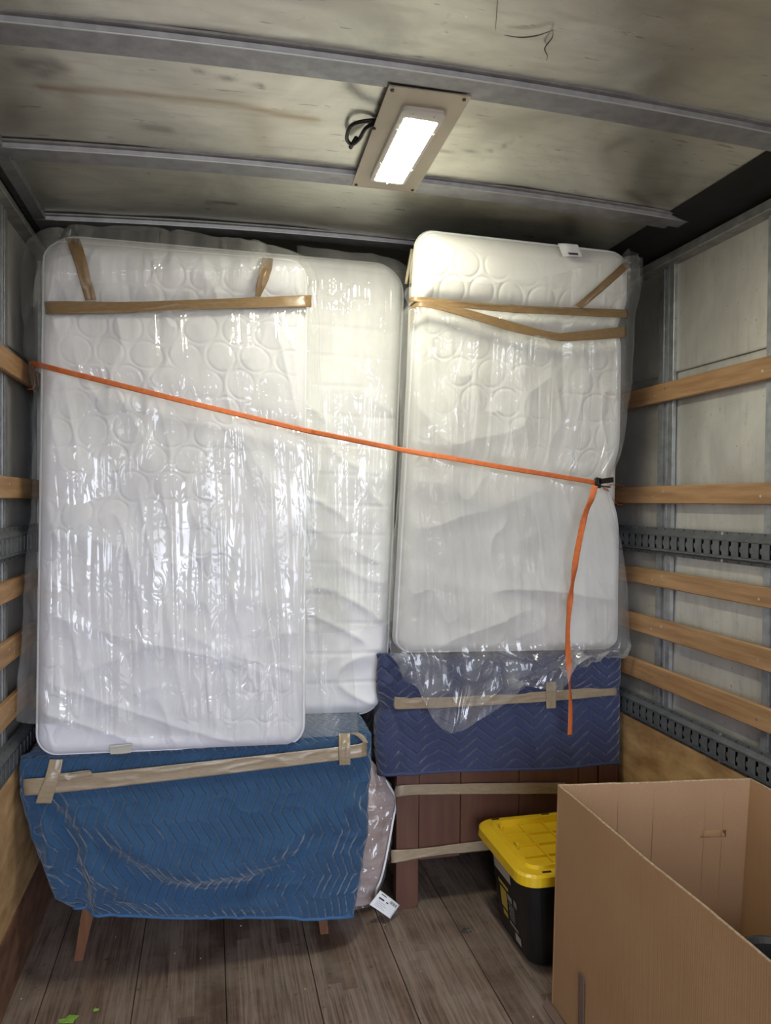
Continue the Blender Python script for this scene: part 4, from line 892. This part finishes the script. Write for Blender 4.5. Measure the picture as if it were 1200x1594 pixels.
# ================================================================ CARDBOARD BOX
A0 = np.array([1.706, 2.165, 0.]); A1 = np.array([1.711, 2.150, .714])      # back left corner, bottom and top
B0 = np.array([2.300, 2.040, 0.]); B1 = np.array([2.303, 1.993, .746])      # back right corner
Cc0 = np.array([1.700, .98, 0.]); C1 = np.array([1.700, .98, .716]); D0 = np.array([2.29, .86, 0.]); D1 = np.array([2.298, .86, .75])
cb_ = thing('cardboard_box', 'large open brown cardboard box at lower right, top flaps removed', 'cardboard box', (2.0, 1.55, 0))
def panel(p0, p1, q1, q0, inward, name, n=40, m=30, seed=0, hole=None, wob=.004):
    """p0->p1 bottom edge, q0->q1 top edge (above p0, p1)"""
    th = .006; inward = np.array(inward, float); u, v = np.meshgrid(np.linspace(0, 1, n), np.linspace(0, 1, m))
    P = (p0*(1-u[..., None])+p1*u[..., None])*(1-v[..., None])+(q0*(1-u[..., None])+q1*u[..., None])*v[..., None]
    L = np.linalg.norm(p1-p0); wv = (fbm(u*L*4, v*3, seed, 2)-.5)*2*wob*np.sin(np.pi*u)
    P[..., 2] += (fbm(u*L*9, v*0, seed+5, 3)-.5)*.006*(v > .99)
    P = P + inward*wv[..., None]
    vv = np.concatenate([P.reshape(-1, 3), (P+inward*th).reshape(-1, 3)]); idx = np.arange(n*m).reshape(m, n); F = []
    keep = np.ones((m-1, n-1), bool)
    if hole: i0, i1, j0, j1 = hole; keep[j0:j1, i0:i1] = False
    for j in range(m-1):
        for i in range(n-1):
            if not keep[j, i]: continue
            a, b, c, d_ = idx[j, i], idx[j, i+1], idx[j+1, i+1], idx[j+1, i]
            F.append((a, b, c, d_)); F.append((a+n*m, d_+n*m, c+n*m, b+n*m))
            for (e0, e1, jj, ii) in ((a, b, j-1, i), (b, c, j, i+1), (c, d_, j+1, i), (d_, a, j, i-1)):
                if jj < 0 or ii < 0 or jj >= m-1 or ii >= n-1 or not keep[jj, ii]: F.append((e0, e0+n*m, e1+n*m, e1))
    o = MB().add(vv, [tuple(int(x) for x in f) for f in F]).build(name, M['card'], cb_)
    # ragged cut edge along the top
    te = P[-1]+inward*th/2+np.array([0, 0, .001]); 
    MB().tube([tuple(p) for p in te], .0036, 6).build('cut_edge', M['cardedge'], o, True)
    return o
u0 = np.array([.995, -.1, 0.])
pl_ = panel(A0, Cc0, C1, A1, (1, 0, 0), 'side_panel', 60, 30, 3)
pb_ = panel(A0, B0, B1, A1, (-.15, -1, 0), 'back_panel', 61, 33, 4, (45, 53, 24, 25), .002)
pr_ = panel(B0, D0, D1, B1, (-1, 0, 0), 'side_panel', 60, 30, 5)
pf_ = panel(Cc0, D0, D1, C1, (0, 1, 0), 'front_panel', 40, 30, 6)
MB().hexa([tuple(A0+(0, 0, .002)), tuple(Cc0+(0, 0, .002)), tuple(D0+(0, 0, .002)), tuple(B0+(0, 0, .002)), tuple(A0+(0, 0, .008)), tuple(Cc0+(0, 0, .008)), tuple(D0+(0, 0, .008)), tuple(B0+(0, 0, .008))]).build('bottom', M['card'], cb_)
# crease lines pressed into the back panel and the flap left in the hand hole
def bp(u, v, off): return (A0*(1-u)+B0*u)*(1-v)+(A1*(1-u)+B1*u)*v + np.array([-.15, -1, 0.])*off
for (u, v0, v1) in ((.18, .4, .985), (.315, .5, .985), (.50, .1, .985), (.768, .0, .985), (.862, .0, .985)):
    MB().tube([tuple(bp(u, v0+(v1-v0)*i/12, .0064+.001*math.sin(i))) for i in range(13)], .0014, 5).build('crease', M['card'], pb_, True)
MB().hexa([tuple(bp(.75, .752, .000)), tuple(bp(.883, .752, .000)), tuple(bp(.883, .752, .005)), tuple(bp(.75, .752, .005)), tuple(bp(.754, .772, -.030)), tuple(bp(.879, .772, -.030)), tuple(bp(.879, .772, -.025)), tuple(bp(.754, .772, -.025))]).build('handle_flap', M['card'], pb_)
# tape on the near left panel and at the bottom corner
tape([(893, 1514, 1.98), (892, 1540, 1.98), (888, 1600, 1.98)], [(904, 1520, 1.95), (903, 1545, 1.95), (899, 1604, 1.95)], M['purpletape'], pl_, 'carton_tape', .001, 21, 30)
for ob in [o for o in D.objects if o.name.startswith('carton_tape')]:
    me = ob.data
    for v in me.vertices: v.co.x = 1.7015 + (v.co.x-1.7015)*0
tf = MB().add([(1.700, 2.19, .002), (1.700, 1.9, .002), (1.672, 1.9, .003), (1.668, 2.15, .003), (1.7, 2.19, .004), (1.7, 1.9, .004), (1.672, 1.9, .005), (1.668, 2.15, .005)], [(0, 3, 2, 1), (4, 5, 6, 7), (0, 1, 5, 4), (1, 2, 6, 5), (2, 3, 7, 6), (3, 0, 4, 7)]).build('carton_tape', M['purpletape'], cb_)
# dark round pot inside the box
pc = at(1215, 1502, 1.55); pr0 = .105
pot = thing('pot', 'dark grey round rimmed pot standing inside the open cardboard box', 'pot', (pc[0], 1.55, .009))
ring = lambda r, z, n=40: ([(pc[0]+r*math.cos(2*math.pi*i/n), 1.55+r*math.sin(2*math.pi*i/n)) for i in range(n)], z)
stack([ring(.07, .009), ring(.08, .02), ring(.098, .43), ring(.108, .45), ring(.112, .462), ring(.108, .474), ring(.098, .476), ring(.090, .462), ring(.07, .06)], 'pot_body', M['rubber'], pot, True)

# ================================================================ small bits on the floor
def scrap(name, label, cat, px, py, r, mat, group, seed, h=.002, lumps=7, st=1.):
    c = atz(px, py, 0); rs = random.Random(seed); n = lumps; vv = [(c[0], c[1], h)]
    for i in range(n):
        a = 2*math.pi*i/n; q = r*rs.uniform(.5, 1.); vv.append((c[0]+q*st*math.cos(a), c[1]+q*math.sin(a), rs.uniform(.0005, h)))
    vv += [(x, y, .0001) for (x, y, z) in vv[1:]]
    F = [(0, 1+i, 1+(i+1) % n) for i in range(n)]+[(1+i, 1+n+i, 1+n+(i+1) % n, 1+(i+1) % n) for i in range(n)]
    tag(MB().add(vv, F).build(name, mat), label, cat, group)
scrap('leaf', 'torn green leaf lying flat, larger one at the bottom left floor edge', 'leaf', 108, 1587, .024, M['leaf'], 'green leaf bits on the floor', 1, .003, 11, 1.5)
scrap('leaf', 'small green leaf bit beside the larger torn leaf on the floor', 'leaf', 149, 1572, .010, M['leaf'], 'green leaf bits on the floor', 2, .003, 7)
scrap('lint_clump', 'dark lint clump on the floorboards left of the black bin', 'lint', 726, 1449, .016, M['rubber'], None, 3, .008, 9, 1.6)
random.seed(11)
for (px, py, lb) in ((312, 1492, 'pale crumb on the middle floorboard, below the centre of the blue blanket'), (180, 1459, 'pale crumb just right of the left walnut leg'), (375, 1441, 'yellowish crumb just under the hem of the blue blanket'),
                     (475, 1540, 'pale crumb on bare floor below the right walnut leg'), (655, 1512, 'pale crumb in the middle of the open floor left of the lint clump'), (598, 1440, 'pale crumb below the white paper tag'),
                     (272, 1484, 'pale crumb left of the centre crumb, below the blue blanket'), (33, 1555, 'pale crumb near the left wall kick board'), (830, 1583, 'pale crumb at the foot of the cardboard box')):
    scrap('paper_scrap', 'tiny '+lb, 'debris', px, py, random.uniform(.0025, .0045), M['palet'], 'tiny crumbs of debris on the floor', px, .002, 6)
scrap('paper_scrap', 'white scrap on the floor below the blue blanket near its right leg', 'debris', 527, 1430, .006, M['white'], None, 77, .005, 6)
